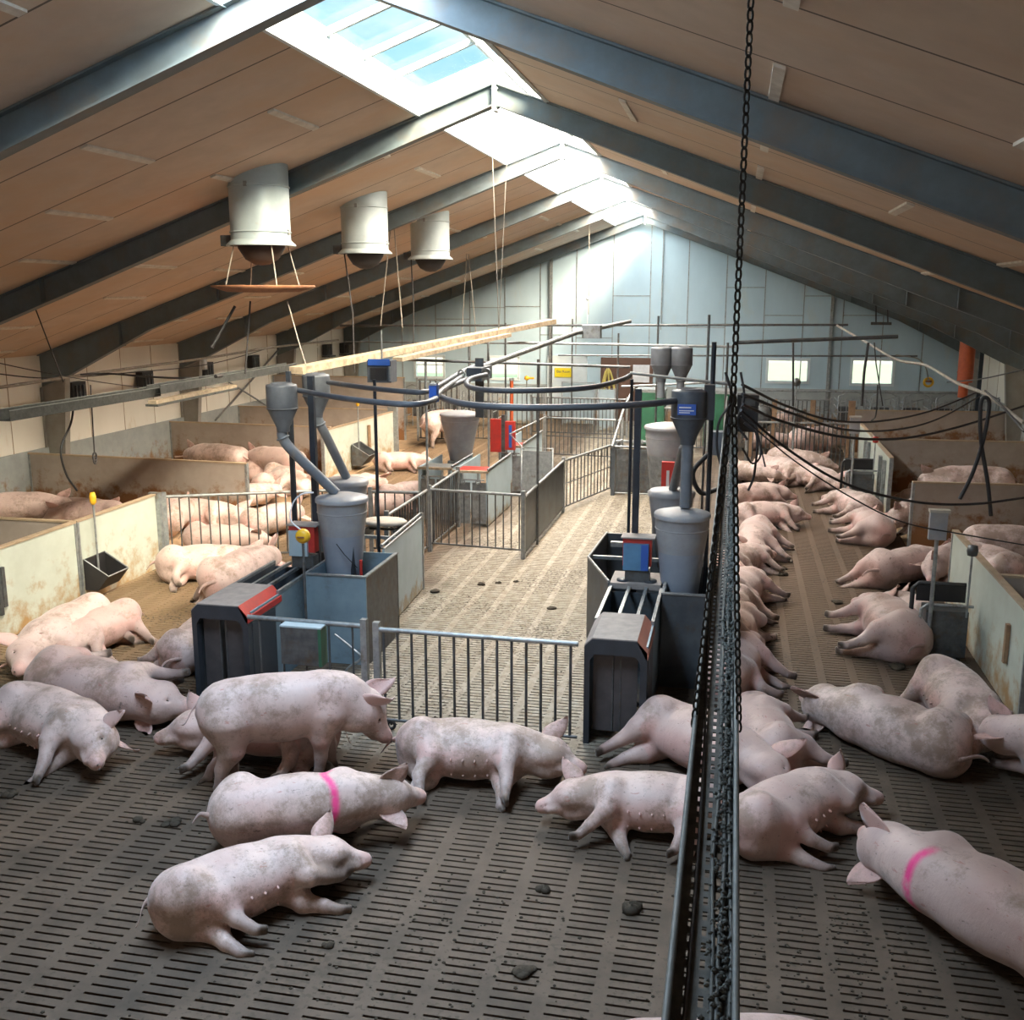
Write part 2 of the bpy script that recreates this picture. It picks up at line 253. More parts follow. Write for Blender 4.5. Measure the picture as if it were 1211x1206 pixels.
# ---------------------------------------------------------------- geometry helpers
class MB:
    def __init__(s): s.v = []; s.f = []; s.m = []; s.sm = []
    def _add(s, vs, fs, mi=0, smooth=False):
        o = len(s.v); s.v += [tuple(p) for p in vs]
        for f in fs: s.f.append([i+o for i in f]); s.m.append(mi); s.sm.append(smooth)
    def box(s, a, b, mi=0):
        x0, x1 = sorted((a[0], b[0])); y0, y1 = sorted((a[1], b[1])); z0, z1 = sorted((a[2], b[2]))
        vs = [(x, y, z) for z in (z0, z1) for y in (y0, y1) for x in (x0, x1)]
        s._add(vs, [(0, 2, 3, 1), (4, 5, 7, 6), (0, 1, 5, 4), (2, 6, 7, 3), (0, 4, 6, 2), (1, 3, 7, 5)], mi); return s
    def prism(s, poly, d, mi=0):                     # polygon of 3-D points pushed along d
        n = len(poly); d = Vector(d); P = [Vector(p) for p in poly]; vs = P+[p+d for p in P]
        fs = [list(range(n))[::-1], list(range(n, 2*n))]+[(i, (i+1) % n, (i+1) % n+n, i+n) for i in range(n)]
        s._add(vs, fs, mi); return s
    def bar(s, a, b, w, h, mi=0, up=(0, 0, 1)):       # rectangular bar from a to b
        a, b = Vector(a), Vector(b); d = (b-a).normalized(); u = Vector(up)
        if abs(d.dot(u)) > .98: u = Vector((0, 1, 0))
        r = d.cross(u).normalized()*w/2; q = r.cross(d).normalized()*h/2
        s.prism([a-r-q, a+r-q, a+r+q, a-r+q], b-a, mi); return s
    def tube(s, path, r, n=8, mi=0, r2=None, cap=True):
        P = [Vector(p) for p in path]; k = len(P); vs = []; prev = None
        for i, p in enumerate(P):
            d = (P[min(i+1, k-1)]-P[max(i-1, 0)]).normalized()
            if prev is None:
                u = Vector((0, 0, 1)) if abs(d.z) < .9 else Vector((1, 0, 0)); u = (u-d*u.dot(d)).normalized()
            else: u = (prev-d*prev.dot(d)).normalized()
            prev = u; v = d.cross(u); rr = r+(r2-r)*i/(k-1) if r2 is not None else r
            for j in range(n):
                a = 2*math.pi*j/n; vs.append(p+u*math.cos(a)*rr+v*math.sin(a)*rr)
        fs = [(i*n+j, i*n+(j+1) % n, (i+1)*n+(j+1) % n, (i+1)*n+j) for i in range(k-1) for j in range(n)]
        s._add(vs, fs, mi, True)
        if cap: s._add(vs[:n], [list(range(n))[::-1]], mi); s._add(vs[-n:], [list(range(n))], mi)
        return s
    def lathe(s, prof, c=(0, 0, 0), n=32, mi=0, sx=1, sy=1, smooth=True):
        vs = []; k = len(prof)
        for r, z in prof:
            for j in range(n): a = 2*math.pi*j/n; vs.append((c[0]+r*math.cos(a)*sx, c[1]+r*math.sin(a)*sy, c[2]+z))
        fs = [(i*n+j, i*n+(j+1) % n, (i+1)*n+(j+1) % n, (i+1)*n+j) for i in range(k-1) for j in range(n)]
        s._add(vs, fs, mi, smooth); return s
    def torus(s, c, R, r, axis=(0, 0, 1), n=16, k=6, mi=0, sx=1.0):
        A = Vector(axis).normalized(); u = A.orthogonal().normalized(); v = A.cross(u); vs = []
        for i in range(n):
            a = 2*math.pi*i/n; d = u*math.cos(a)*sx+v*math.sin(a)
            for j in range(k): b = 2*math.pi*j/k; vs.append(Vector(c)+d*(R+r*math.cos(b))+A*r*math.sin(b))
        fs = [(i*k+j, ((i+1) % n)*k+j, ((i+1) % n)*k+(j+1) % k, i*k+(j+1) % k) for i in range(n) for j in range(k)]
        s._add(vs, fs, mi, True); return s
    def build(s, name, m, parent=None, loc=None, rz=0):
        me = bpy.data.meshes.new(name); me.from_pydata(s.v, [], s.f)
        for x in (m if isinstance(m, (list, tuple)) else [m]): me.materials.append(M[x])
        me.polygons.foreach_set('material_index', s.m); me.polygons.foreach_set('use_smooth', s.sm)
        me.validate(); me.update()
        if s.f:
            import bmesh
            bm = bmesh.new(); bm.from_mesh(me); bmesh.ops.recalc_face_normals(bm, faces=bm.faces); bm.to_mesh(me); bm.free()
        o = bpy.data.objects.new(name, me); C.objects.link(o)
        if parent: o.parent = parent
        if loc is not None: o.location = loc
        o.rotation_euler.z = rz
        return o
def bez(pts, n=12):                                   # smooth curve through points
    P = [Vector(p) for p in pts]; out = []
    Q = [P[0]*2-P[1]]+P+[P[-1]*2-P[-2]]
    for i in range(1, len(Q)-2):
        for k in range(n):
            t = k/n; a, b, c, d = Q[i-1], Q[i], Q[i+1], Q[i+2]
            out.append(.5*((2*b)+(c-a)*t+(2*a-5*b+4*c-d)*t*t+(3*b-a-3*c+d)*t**3))
    out.append(P[-1]); return out
def sag(a, b, s, n=14):
    a, b = Vector(a), Vector(b); return [a.lerp(b, i/n)-Vector((0, 0, s*4*(i/n)*(1-i/n))) for i in range(n+1)]
def tag(o, label, cat, group=None, kind=None):
    if label: o['label'] = label
    if cat: o['category'] = cat
    if group: o['group'] = group
    if kind: o['kind'] = kind
    return o
def thing(name, label, cat, loc=(0, 0, 0), rz=0, group=None):
    o = bpy.data.objects.new(name, None); C.objects.link(o); o.location = loc; o.rotation_euler.z = rz; o.empty_display_size = .2
    return tag(o, label, cat, group)
def struct(o): o['kind'] = 'structure'; return o
def copy_tree(o, parent=None, loc=None, rz=None, label=None):
    c = o.copy(); C.objects.link(c); c.parent = parent
    if loc is not None: c.location = loc
    if rz is not None: c.rotation_euler.z = rz
    if label: c['label'] = label
    for ch in [x for x in bpy.data.objects if x.parent == o]: copy_tree(ch, c)
    return c
def text_mesh(name, s, size, m, parent, mw, depth=.002):
    cu = bpy.data.curves.new(name, 'FONT'); cu.body = s; cu.size = size; cu.extrude = depth; cu.align_x = 'CENTER'; cu.align_y = 'CENTER'
    t = bpy.data.objects.new(name+'_tmp', cu); C.objects.link(t); bpy.context.view_layer.update()
    me = bpy.data.meshes.new_from_object(t.evaluated_get(bpy.context.evaluated_depsgraph_get())); bpy.data.objects.remove(t)
    me.materials.clear(); me.materials.append(M[m]); o = bpy.data.objects.new(name, me); C.objects.link(o); o.parent = parent; o.matrix_local = mw; return o

# ---------------------------------------------------------------- the building
def slatted():
    pitch, sl = .333, .25; py, sw = .0765, .019
    xs = [WL]; nc = 34; x0 = -8.27
    for i in range(nc): xs += [x0+i*pitch+(pitch-sl)/2, x0+i*pitch+(pitch+sl)/2]
    xs.append(WR)
    ys = [YB]; nr = 400; y0 = 3.0
    for i in range(nr): ys += [y0+i*py, y0+i*py+sw]
    ys.append(YF)
    xs = np.array(xs); ys = np.array(ys); nx, ny = len(xs), len(ys)
    top = np.stack(np.meshgrid(xs, ys, indexing='ij'), -1).reshape(-1, 2)
    v = np.concatenate([np.c_[top, np.zeros(len(top))], np.c_[top, np.full(len(top), -.09)]]); off = nx*ny
    i, j = np.meshgrid(np.arange(nx-1), np.arange(ny-1), indexing='ij'); i = i.ravel(); j = j.ravel()
    a = i*ny+j; quad = np.stack([a, a+ny, a+ny+1, a+1], 1)
    hole = (i % 2 == 1) & (j % 2 == 1)
    hx = (i//2)
    F = [quad[~hole]]; q = quad[hole]
    for k in range(4):
        p, r = q[:, k], q[:, (k+1) % 4]; F.append(np.stack([p, r, r+off, p+off], 1))
    F = np.concatenate(F)
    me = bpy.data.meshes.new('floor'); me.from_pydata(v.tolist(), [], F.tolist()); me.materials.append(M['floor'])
    o = bpy.data.objects.new('floor', me); C.objects.link(o); return struct(o)
slatted()
struct(MB().box((WL, YB, -1.2), (WR, YF, -1.1)).build('floor_pit', 'pit'))
struct(MB().box((WL, 11.7, .0), (-8.36, 33.3, .012)).build('floor_pen_left', 'pen_floor'))
struct(MB().box((2.86, 4, .0), (WR, 33.3, .012)).build('floor_pen_right', 'pen_floor'))
PH = 1.13
for nm, x0, x1 in (('wall_left', WL-.2, WL), ('wall_right', WR, WR+.2)):
    b = MB(); s_ = -1 if x0 < 0 else 1; xi = x1 if s_ < 0 else x0
    b.box((x0, YB, PH), (x1, YF, zc(xi)+.3), 0)
    b.box((x0, YB, -.1), (x1, YF, PH), 1); b.box((xi, YB, -.1), (xi-s_*.05, YF, PH), 1)
    y = YB
    while y < YF:                                    # panel seams
        b.box((xi, y, PH), (xi-s_*.008, y+.012, zc(xi)), 2); y += 1.2
    b.box((xi, YB, 2.36), (xi-s_*.02, YF, 2.40), 0)
    struct(b.build(nm, ['side_wall', 'plinth', 'pen_edge']))
struct(MB().prism([(WL, YB, -.1), (WR, YB, -.1), (WR, YB, zc(WR)), (RX, YB, ZR), (WL, YB, zc(WL))], (0, -.2, 0)).build('wall_back', 'side_wall'))
# gable wall with its window openings
WINS = []
for (ax_, ay_, bx_, by_) in ((908, 425, 955, 452), (1008, 425, 1055, 455), (491, 421, 525, 446), (578, 422, 613, 448)):
    p, q = gy(ax_, ay_, YF), gy(bx_, by_, YF); WINS.append((p.x, q.x, q.z, p.z))
def gable():
    b = MB(); T = .2
    xs = sorted({WL, WR, RX, *[v for w_ in WINS for v in w_[:2]], -3.56-.02, -2.72})
    for a, c in zip(xs, xs[1:]):
        mid = (a+c)/2; cuts = [(w_[2], w_[3]) for w_ in WINS if w_[0] <= mid <= w_[1]]
        zs = [-.1]
        for lo_, hi_ in cuts: zs += [lo_, hi_]
        zs.append(None)
        for k in range(0, len(zs), 2):
            z0 = zs[k]; z1 = zs[k+1]
            ta, tb = (zc(a), zc(c)) if z1 is None else (z1, z1)
            b.prism([(a, YF, z0), (c, YF, z0), (c, YF, tb), (a, YF, ta)], (0, T, 0), 0)
    b.box((WL, YF-.04, -.1), (WR, YF, PH), 1)
    for x in np.arange(WL+.8, WR, 1.17):             # panel joints
        z1 = zc(x)
        b.box((x, YF-.012, PH), (x+.03, YF, z1-.1), 2)
    rnd = random.Random(3)
    for i, x in enumerate(np.arange(WL+.8, WR-1.2, 1.17)):
        z = 2.6+rnd.random()*1.6
        if z < zc(x)-.4: b.box((x, YF-.01, z), (x+1.17, YF, z+.025), 2)
    return struct(b.build('wall_front', ['gable', 'plinth', 'galv']))
gable()
for i, (x0, x1, z0, z1) in enumerate(WINS):
    fr = MB()
    for a, c in (((x0-.05, z0-.05), (x1+.05, z0+.03)), ((x0-.05, z1-.03), (x1+.05, z1+.05)), ((x0-.05, z0), (x0+.03, z1)), ((x1-.03, z0), (x1+.05, z1))):
        fr.box((a[0], YF-.03, a[1]), (c[0], YF+.08, c[1]))
    if i == 2: fr.box((x0, YF-.01, (z0+z1)/2+.05), (x1, YF+.05, (z0+z1)/2+.08))
    o = struct(fr.build('window_%d' % (i+1), 'curb')); g = MB().box((x0, YF+.03, z0), (x1, YF+.04, z1)).build('pane', 'glass', o)
# doors in the gable
d = MB().box((-4.27, YF-.07, 0), (-3.5, YF-.02, 2.05)).box((-4.32, YF-.08, 0), (-4.27, YF-.01, 2.1)).box((-3.5, YF-.08, 0), (-3.45, YF-.01, 2.1)).box((-4.32, YF-.08, 2.05), (-3.45, YF-.01, 2.1))
dd = gy(711, 425, YF); d2 = gy(771, 490, YF)
d = MB(); d.box((dd.x, YF-.08, 0), (d2.x, YF-.02, 2.02))
o = struct(d.build('door_1', 'door_brown'))
a = gy(749, 431, YF); b_ = gy(768, 452, YF)
MB().box((a.x, YF-.1, b_.z), (b_.x, YF-.085, a.z)).build('door_window', 'white', o); tagged = o
MB().box((dd.x+.06, YF-.16, 1.0), (dd.x+.2, YF-.08, 1.04)).build('door_handle', 'galv', o)
p = gy(650, 430, YF); q = gy(692, 470, YF)
o = struct(MB().box((p.x, YF-.07, .1), (q.x, YF-.02, 2.0)).box((p.x-.06, YF-.08, .1), (p.x, YF-.01, 2.06)).box((q.x, YF-.08, .1), (q.x+.06, YF-.01, 2.06)).box((p.x-.06, YF-.08, 2.0), (q.x+.06, YF-.01, 2.06)).build('door_2', 'curb'))
MB().box((q.x-.2, YF-.12, 1.05), (q.x-.1, YF-.07, 1.08)).build('door_handle', 'galv', o)

# ceiling, skylight and the steel frames
T = .24
for nm, s_ in (('ceiling_left', -1), ('ceiling_right', 1)):
    x0 = RX+(-SKY if s_ < 0 else SKYR); x1 = WL-.1 if s_ < 0 else WR+.1; b = MB()
    b.prism([(x0, YB-.2, zc(x0)), (x1, YB-.2, zc(x1)), (x1, YB-.2, zc(x1)+T), (x0, YB-.2, zc(x0)+T)], (0, YF-YB+.4, 0))
    struct(b.build(nm, 'ceiling'))
    k = MB(); k.prism([(x0-s_*.02, YS, zc(x0)-.02), (x0+s_*.03, YS, zc(x0)-.02), (x0+s_*.03, YS, zc(x0)+T+.06), (x0-s_*.02, YS, zc(x0)+T+.06)], (0, YF-YS, 0))
    struct(k.build('trim_'+('1' if s_ < 0 else '2'), 'curb'))
b = MB()
for s_ in (-1, 1):
    x0 = RX+(-SKY if s_ < 0 else SKYR)
    b.prism([(RX, YB-.2, ZR), (x0, YB-.2, zc(x0)), (x0, YB-.2, zc(x0)+T), (RX, YB-.2, ZR+T)], (0, YS-YB+.2, 0))
struct(b.build('ceiling_sun_cover', 'ceiling'))  # unseen ridge cover, added to keep the sun off the near left
b = MB()
for s_ in (-1, 1):                                   # strips over the board joints
    for iy in range(-5, 21):
        y = 7.68+iy*SEAM
        for ix in range(4):
            x = RX+s_*(1.75+1.3*(iy % 2)+2.6*ix)
            y2 = y+SEAM-.06
            for f in FRAMES:
                if y-.1 < f < y2+.1:
                    if f-y > y2-f: y2 = f-.1
                    else: y = f+.1
            if not (WL+.3 < x < WR-.3) or y2-y < .3 or y2 > YF-.1 or (ix*7+iy*3) % 5 == 0: y = 7.68+iy*SEAM; continue
            b.prism([(x-.035, y, zc(x-.035)-.001), (x+.035, y, zc(x+.035)-.001), (x+.035, y, zc(x+.035)-.022), (x-.035, y, zc(x-.035)-.022)], (0, y2-y, 0))
            y = 7.68+iy*SEAM
struct(b.build('trim_3', 'batten'))
g = MB(); g2 = MB(); bars = MB()
zt = lambda x: zc(x)+T+.05
for s_ in (-1, 1):
    x1 = RX+(-(SKY+.03) if s_ < 0 else SKYR+.03)
    g.prism([(RX, YS, zt(RX)), (x1, YS, zt(x1)), (x1, YS, zt(x1)+.006), (RX, YS, zt(RX)+.006)], (0, 12.5-YS, 0))
    g2.prism([(RX, 12.5, zt(RX)), (x1, 12.5, zt(x1)), (x1, 12.5, zt(x1)+.006), (RX, 12.5, zt(RX)+.006)], (0, YF-12.5, 0))
    for k, f in enumerate(FRAMES[:-1]):
        for j in range(1, 5):
            y = f+(FRAMES[k+1]-f)*j/5
            if y < YS+.1: continue
            bars.bar((RX, y, zt(RX)-.04), (x1, y, zt(x1)-.04), .045, .07)
    bars.bar((x1, YS, zt(x1)-.04), (x1, YF, zt(x1)-.04), .05, .05)
bars.bar((RX, YS, zt(RX)-.05), (RX, YF, zt(RX)-.05), .04, .05)
struct(g.build('window_5', 'glass')); struct(g2.build('window_6', 'sheet')); struct(bars.build('trim_4', 'sky_bar'))
for k, f in enumerate(FRAMES):
    root = thing('steel_frame', None, 'frame', (0, f, 0)); del root['category']; root['kind'] = 'structure'; root.name = 'trim_%d' % (k+5)
    bw = .15
    for s_ in (-1, 1):
        bm_ = MB(); xe = WL+.02 if s_ < 0 else WR-.02; xk = xe-s_*.55
        dep = lambda d: .245+.10*min(1, d/6.5)
        pts = [0, 2, 4, 6, 7.6]; W_ = abs(xe-RX)
        ptx = [RX+s_*d_ for d_ in pts]
        top = [(x, zc(x)-.004) for x in ptx+[xe]]
        bot = [(x, zc(x)-dep(abs(x-RX))) for x in ptx]+[(xk, zc(xk)-.60)]
        web = [(x, -.007, z) for x, z in top]+[(xe, -.007, zc(xe)-.62)]+[(x, -.007, z) for x, z in bot[::-1]]
        n_ = len(web); bm_.prism(web, (0, .014, 0))
        for (xa, za), (xb, zb) in zip(bot, bot[1:]): bm_.bar((xa, 0, za), (xb, 0, zb), bw, .018)
        for (xa, za), (xb, zb) in zip(top, top[1:]): bm_.bar((xa, 0, za-.008), (xb, 0, zb-.008), bw, .018)
        for d_ in (6.2, 8.2):                        # stiffeners
            x = RX+s_*d_; zz = zc(x); dp = dep(d_) if d_ < 7.6 else dep(7.6)+.1
            bm_.bar((x, -.06, zz-.01), (x, -.06, zz-dp), .012, .1, up=(0, 1, 0)); bm_.bar((x, .06, zz-.01), (x, .06, zz-dp), .012, .1, up=(0, 1, 0))
        bm_.build('rafter_beam', 'beam', root)
        c_ = MB(); zt_ = zc(xe)-.02; zb_ = zc(xk)-.60; xf = xe-s_*.32
        c_.prism([(xe, -.007, 0), (xf, -.007, 0), (xk, -.007, zb_), (xe, -.007, zc(xe)-.62)], (0, .014, 0))
        c_.bar((xf, 0, 0), (xk, 0, zb_), bw, .02, up=(1, 0, 0)); c_.bar((xe-s_*.01, 0, 0), (xe-s_*.01, 0, zt_-.6), .02, bw, up=(0, 1, 0))
        c_.bar((xe, 0, zc(xe)-.62), (xk, 0, zb_), .12, .016)
        c_.build('column', 'post_beam', root)
    pl = MB().box((RX-.022, -.085, ZR-.32), (RX+.022, .085, ZR-.02))
    for z in (-.07, -.27):
        for y in (-.05, .05): pl.tube([(RX-.04, y, ZR+z), (RX+.04, y, ZR+z)], .012, 6)
    pl.build('ridge_plate', 'sky_bar', root)
struct(MB().box((-120, YF+1.2, -.4), (0, 56.5, -.35)).build('ground_field', 'field')); struct(MB().box((0, YF+1.2, -.4), (120, 70, -.35)).build('ground_field', 'field_pale'))
struct(MB().box((-120, 56.5, -.4), (0, 160, -.36)).box((0, 70, -.4), (120, 160, -.36)).build('ground_yard', 'yard'))
# cross bracing on the left wall
b = MB()
for (p, q) in (((255, 497), (355, 385)), ((268, 450), (345, 498))):
    a_, c_ = gx(*p, WL+.12), gx(*q, WL+.12); b.bar(a_, c_, .06, .02)
struct(b.build('trim_12', 'galv'))
# gable posts
b = MB()
for px, y0, y1 in ((652, 296, 480), (986, 338, 480), (785, 265, 385)):
    a_ = gy(px, y0, YF-.06); c_ = gy(px-4, y1, YF-.06); w_ = .09 if px != 785 else .025
    b.box((a_.x-w_/2, YF-.1, 0 if px != 785 else 2.9), (a_.x+w_/2, YF-.01, a_.z))
struct(b.build('trim_13', 'galv'))

# ---------------------------------------------------------------- pens
HB = 1.1
def board(name, a, b_, h=HB, t=.05, m='pen_white', label='', group=None, z0=.0, extras=None):
    a, b_ = Vector((*a, 0)), Vector((*b_, 0)); d = b_-a; L_ = d.length
    root = thing(name, label, 'partition', a, math.atan2(d.y, d.x), group)
    MB().box((0, -t/2, z0), (L_, t/2, h-.012)).build('board', m, root)
    MB().box((-.01, -t/2-.012, h-.014), (L_+.01, t/2+.012, h+.012)).build('top_edge', 'pen_edge', root)
    e = MB().box((-.012, -t/2-.01, z0), (.03, t/2+.01, h)).box((L_-.03, -t/2-.01, z0), (L_+.012, t/2+.01, h)); e.build('end_profile', 'galv', root)
    return root
LX = -8.32
r = board('pen_partition', (LX, 4.2), (LX, 11.62), label='pale stained pen wall running to the left edge of the photo, nearest on the left')
for y in (8.4, 10.05):                               # uprights slotted through the board
    MB().box((.0+y-4.2, -.075, .32), (y-4.2+.05, -.03, 1.0)).box((y-4.2+.07, -.07, .40), (y-4.2+.13, -.03, .88)).build('latch_post', 'galv_dark', r)
r = board('pen_partition', (LX, 11.66), (LX, 13.6), label='pale stained pen wall behind the wall mounted black feed trough')
MB().box((1.88, -.09, .0), (1.95, .09, 1.13)).build('end_post', 'galv', r)
board('pen_partition', (WL+.06, 11.64), (LX-.04, 11.64), m='pen', label='dark faced cross board behind the nearest left pen wall')
board('pen_partition', (WL+.06, 16.75), (-8.28, 16.5), m='pen', label='brown stained cross board with a free end, nearest on the left')
board('pen_partition', (WL+.06, 21.75), (-8.75, 21.55), m='pen', label='brown stained cross board on the left behind the pigs with raised ears')
r = board('pen_partition', (-8.68, 20.9), (-8.40, 24.9), label='pale pen wall on the left with a far feed trough hung on it')
MB().box((3.92, -.12, 0), (4.04, .12, 1.22)).build('end_post', 'galv', r); MB().box((2.3, -.09, .3), (2.38, -.04, .95)).build('latch_post', 'wood', r)
board('pen_partition', (WL+.06, 27.4), (-8.9, 27.4), h=1.75, m='pen', label='tall brown board at the far left end of the barn behind the standing pig')
board('pen_partition', (WL+.06, 25.2), (-8.6, 25.2), m='pen', label='brown board behind the far left pen wall with only pig ears above it')
RXW = 2.80
r = board('pen_partition', (2.80, 9.95), (2.80, 13.5), label='pale green pen wall at the right edge of the photo, nearest on the right')
r2 = MB().box((.55, .03, .42), (.61, .07, .82)).build('latch_post', 'wood', r)
board('pen_partition', (2.84, 11.35), (WR-.06, 11.35), m='pen', label='dark board joining the near right pen wall above the lying pigs')
board('pen_partition', (2.84, 17.0), (WR-.06, 17.3), m='pen', label='grey brown cross board on the right with a free end beside the sleeping pigs')
r = board('pen_partition', (2.86, 19.5), (2.90, 24.7), label='pale pen wall on the right with upright slats on its aisle side')
for y in (.4, 1.0, 2.9, 3.5): MB().box((y, .03, .1), (y+.12, .09, .98)).build('slat', 'galv', r)
board('pen_partition', (2.95, 22.1), (WR-.06, 22.3), m='pen', label='grey cross board on the right behind the pig whose back shows')
board('pen_partition', (2.95, 27.6), (WR-.06, 28.0), m='pen', label='farthest grey cross board on the right below the gable window')

def gate(name, a, b_, h=1.0, z0=.12, nb=10, label='', m='galv', group=None, solid=False, wheel=False, mid=False, rr=.011, posts=(1, 1), mb='galv_dark', bz=None):
    a, b_ = Vector((*a, 0)), Vector((*b_, 0)); d = b_-a; L_ = d.length
    root = thing(name, label, 'gate', a, math.atan2(d.y, d.x), group)
    MB().tube([(0, 0, h), (L_, 0, h)], .024, 10).build('top_rail', m, root)
    MB().tube([(0, 0, z0), (L_, 0, z0)], .016, 8).build('bottom_rail', mb, root)
    if mid: MB().tube([(0, 0, h*.55), (L_, 0, h*.55)], .012, 6).build('middle_rail', mb, root)
    if solid: MB().box((.03, -.008, z0+.02), (L_-.03, .008, h-.03)).build('panel', 'dark_panel', root)
    else:
        for i in range(nb):
            x = L_*(i+.5)/nb; MB().tube([(x, 0, z0), (x, 0, h)], rr, 6).build('bar', mb, root)
    for k, p in enumerate(posts):
        if p: x = 0 if k == 0 else L_; MB().box((x-.03, -.03, 0), (x+.03, .03, h+.07)).build('post', m, root)
    if wheel:
        MB().torus((.12, 0, .05), .035, .015, (0, 1, 0), 16, 6).tube([(.12, 0, .05), (.12, 0, z0)], .01, 6).build('castor', 'black', root)
    return root
gate('bar_gate', (-3.12, 8.62), (-1.24, 8.60), .98, .1, 14, 'bar gate between the two near feeding stations, behind the sows', wheel=True, posts=(1, 0), rr=.013)
gate('bar_gate', (-4.42, 8.66), (-3.24, 8.62), 1.0, .1, 5, 'short bar gate beside the left station carrying the small green cabinet', posts=(0, 1))
gate('bar_gate', (-8.22, 13.66), (-6.55, 14.42), 1.05, .1, 13, 'bar gate left of the pair in front of sleeping pigs, hinged at the pale wall', posts=(1, 0))
gate('bar_gate', (-6.5, 14.44), (-5.55, 14.86), 1.05, .1, 6, 'bar gate behind the left yellow knob, right of the pair before sleeping pigs', posts=(1, 1))
gate('bar_gate', (-5.45, 14.95), (-4.68, 15.02), 1.0, .1, 5, 'short bar gate behind the grey hopper lids in front of two pigs', posts=(1, 0))
gate('bar_gate', (-4.62, 13.3), (-4.62, 15.22), 1.0, .1, 15, 'bar gate running away behind the grey lidded trough of the left station', posts=(1, 0))
gate('bar_gate', (-4.60, 15.3), (-3.06, 15.14), 1.0, .14, 12, 'bar gate closing the small pen before the twin stalls in the middle', posts=(1, 1))
gate('bar_gate', (-3.04, 15.14), (-3.02, 18.7), .98, .1, 4, 'solid dark gate panel along the middle aisle', solid=True, posts=(0, 1))
gate('bar_gate', (-3.0, 18.75), (-2.33, 21.1), .98, .1, 15, 'slanting bar gate behind the solid dark panel in the middle aisle', mid=True, posts=(0, 1))
gate('bar_gate', (-4.60, 15.4), (-4.62, 17.1), 1.0, .1, 14, 'bar gate running away on the left side of the small middle pen', posts=(0, 1))
gate('bar_gate', (-4.55, 25.2), (-2.6, 25.0), 1.0, .1, 18, 'tall looking bar gate across the aisle behind the slanting gate', mid=True)
gate('bar_gate', (-5.7, 29.3), (-2.9, 29.1), 1.1, .1, 26, 'farthest bar gate across the aisle below the yellow sign')
gate('bar_gate', (-2.6, 27.2), (-.6, 27.0), 1.1, .1, 18, 'far bar gate in front of the brown door', mid=True)
gate('bar_gate', (.35, 24.5), (2.72, 24.6), 1.1, .1, 24, 'black bar gate across the far end of the right lane before three pigs', m='galv', rr=.014)
gate('bar_gate', (.3, 28.9), (2.6, 29.0), 1.2, .1, 20, 'farthest bar gate of the right lane under the gable window')
gate('bar_gate', (-8.5, 27.3), (-7.3, 27.3), 1.7, .1, 8, 'tall grey bar gate behind the standing pig on the left', rr=.025)
gate('bar_gate', (-7.2, 27.6), (-5.0, 27.6), 1.5, .1, 16, 'wide far bar gate behind the far grey hopper')

# ---------------------------------------------------------------- feeding stations
def station(loc, label, w_=.60, ln=1.9):
    root = thing('feeding_station', label, 'feeding station', loc)
    h = 1.0
    a = MB()                                          # plastic entrance portal with chamfered corners
    out = [(0, 0), (0, .93), (.07, h), (w_-.09, h), (w_, .90), (w_, 0)]
    inn = [(.05, 0), (.05, .80), (.09, .86), (w_-.11, .86), (w_-.06, .80), (w_-.06, 0)]
    for i in range(5):
        p, q, r_, s_ = out[i], out[i+1], inn[i+1], inn[i]
        a.prism([(p[0], 0, p[1]), (q[0], 0, q[1]), (r_[0], 0, r_[1]), (s_[0], 0, s_[1])], (0, .09, 0))
    a.build('entrance_portal', 'dark_plastic', root)
    b = MB(); d_ = .78
    b.prism([(.0, .0, .945), (.07, 0, h+.012), (w_-.09, 0, h+.012), (w_-.09, 0, h), (.07, 0, h), (.0, 0, .93)], (0, d_, 0)); b.build('hood', 'hood_grey', root)
    MB().prism([(w_-.09, 0, h+.012), (w_+.008, 0, .90), (w_+.008, 0, .84), (w_-.012, 0, .84), (w_-.09, 0, h-.01)], (0, d_, 0)).build('hood_side', 'red' if loc[0] < -3 else 'red_dust', root)
    for x in (.012, w_-.012): MB().box((x-.012, .09, .0), (x+.012, ln, .93)).build('side_panel', 'dark_panel' if x < .1 else 'blue_panel', root)
    MB().box((w_-.001, .09, .0), (w_+.006, .62, .82)).build('side_cover', 'dark_plastic', root)
    for x in (.012, .21, .39, w_-.012): MB().box((x-.016, d_-.05, .93), (x+.016, ln, .965)).build('top_rail', 'galv', root)
    for x in (.24, .31): MB().box((x, .095, .10), (x+.014, .12, .84)).build('inner_post', 'galv_dark', root)
    for s_, x in ((1, .07), (-1, w_-.30)):
        MB().box((x, .10, .10), (x+(.18 if s_ > 0 else .21), .12, .85)).build('entry_door', 'door_plastic', root)
    MB().box((.03, 1.0, 0), (w_-.03, ln, .03)).build('floor_plate', 'galv_dark', root)
    MB().box((.02, ln-.03, 0), (w_-.02, ln, .90)).build('end_panel', 'dark_panel', root)
    return root
SLt = station((-5.16, 8.92, 0), 'dark feeding station with grey and bright red hood, left of the gate')
SRt = station((-1.20, 8.70, 0), 'dark feeding station with dusty faded red hood, right of the gate', w_=.56)
for t_ in range(3): pass
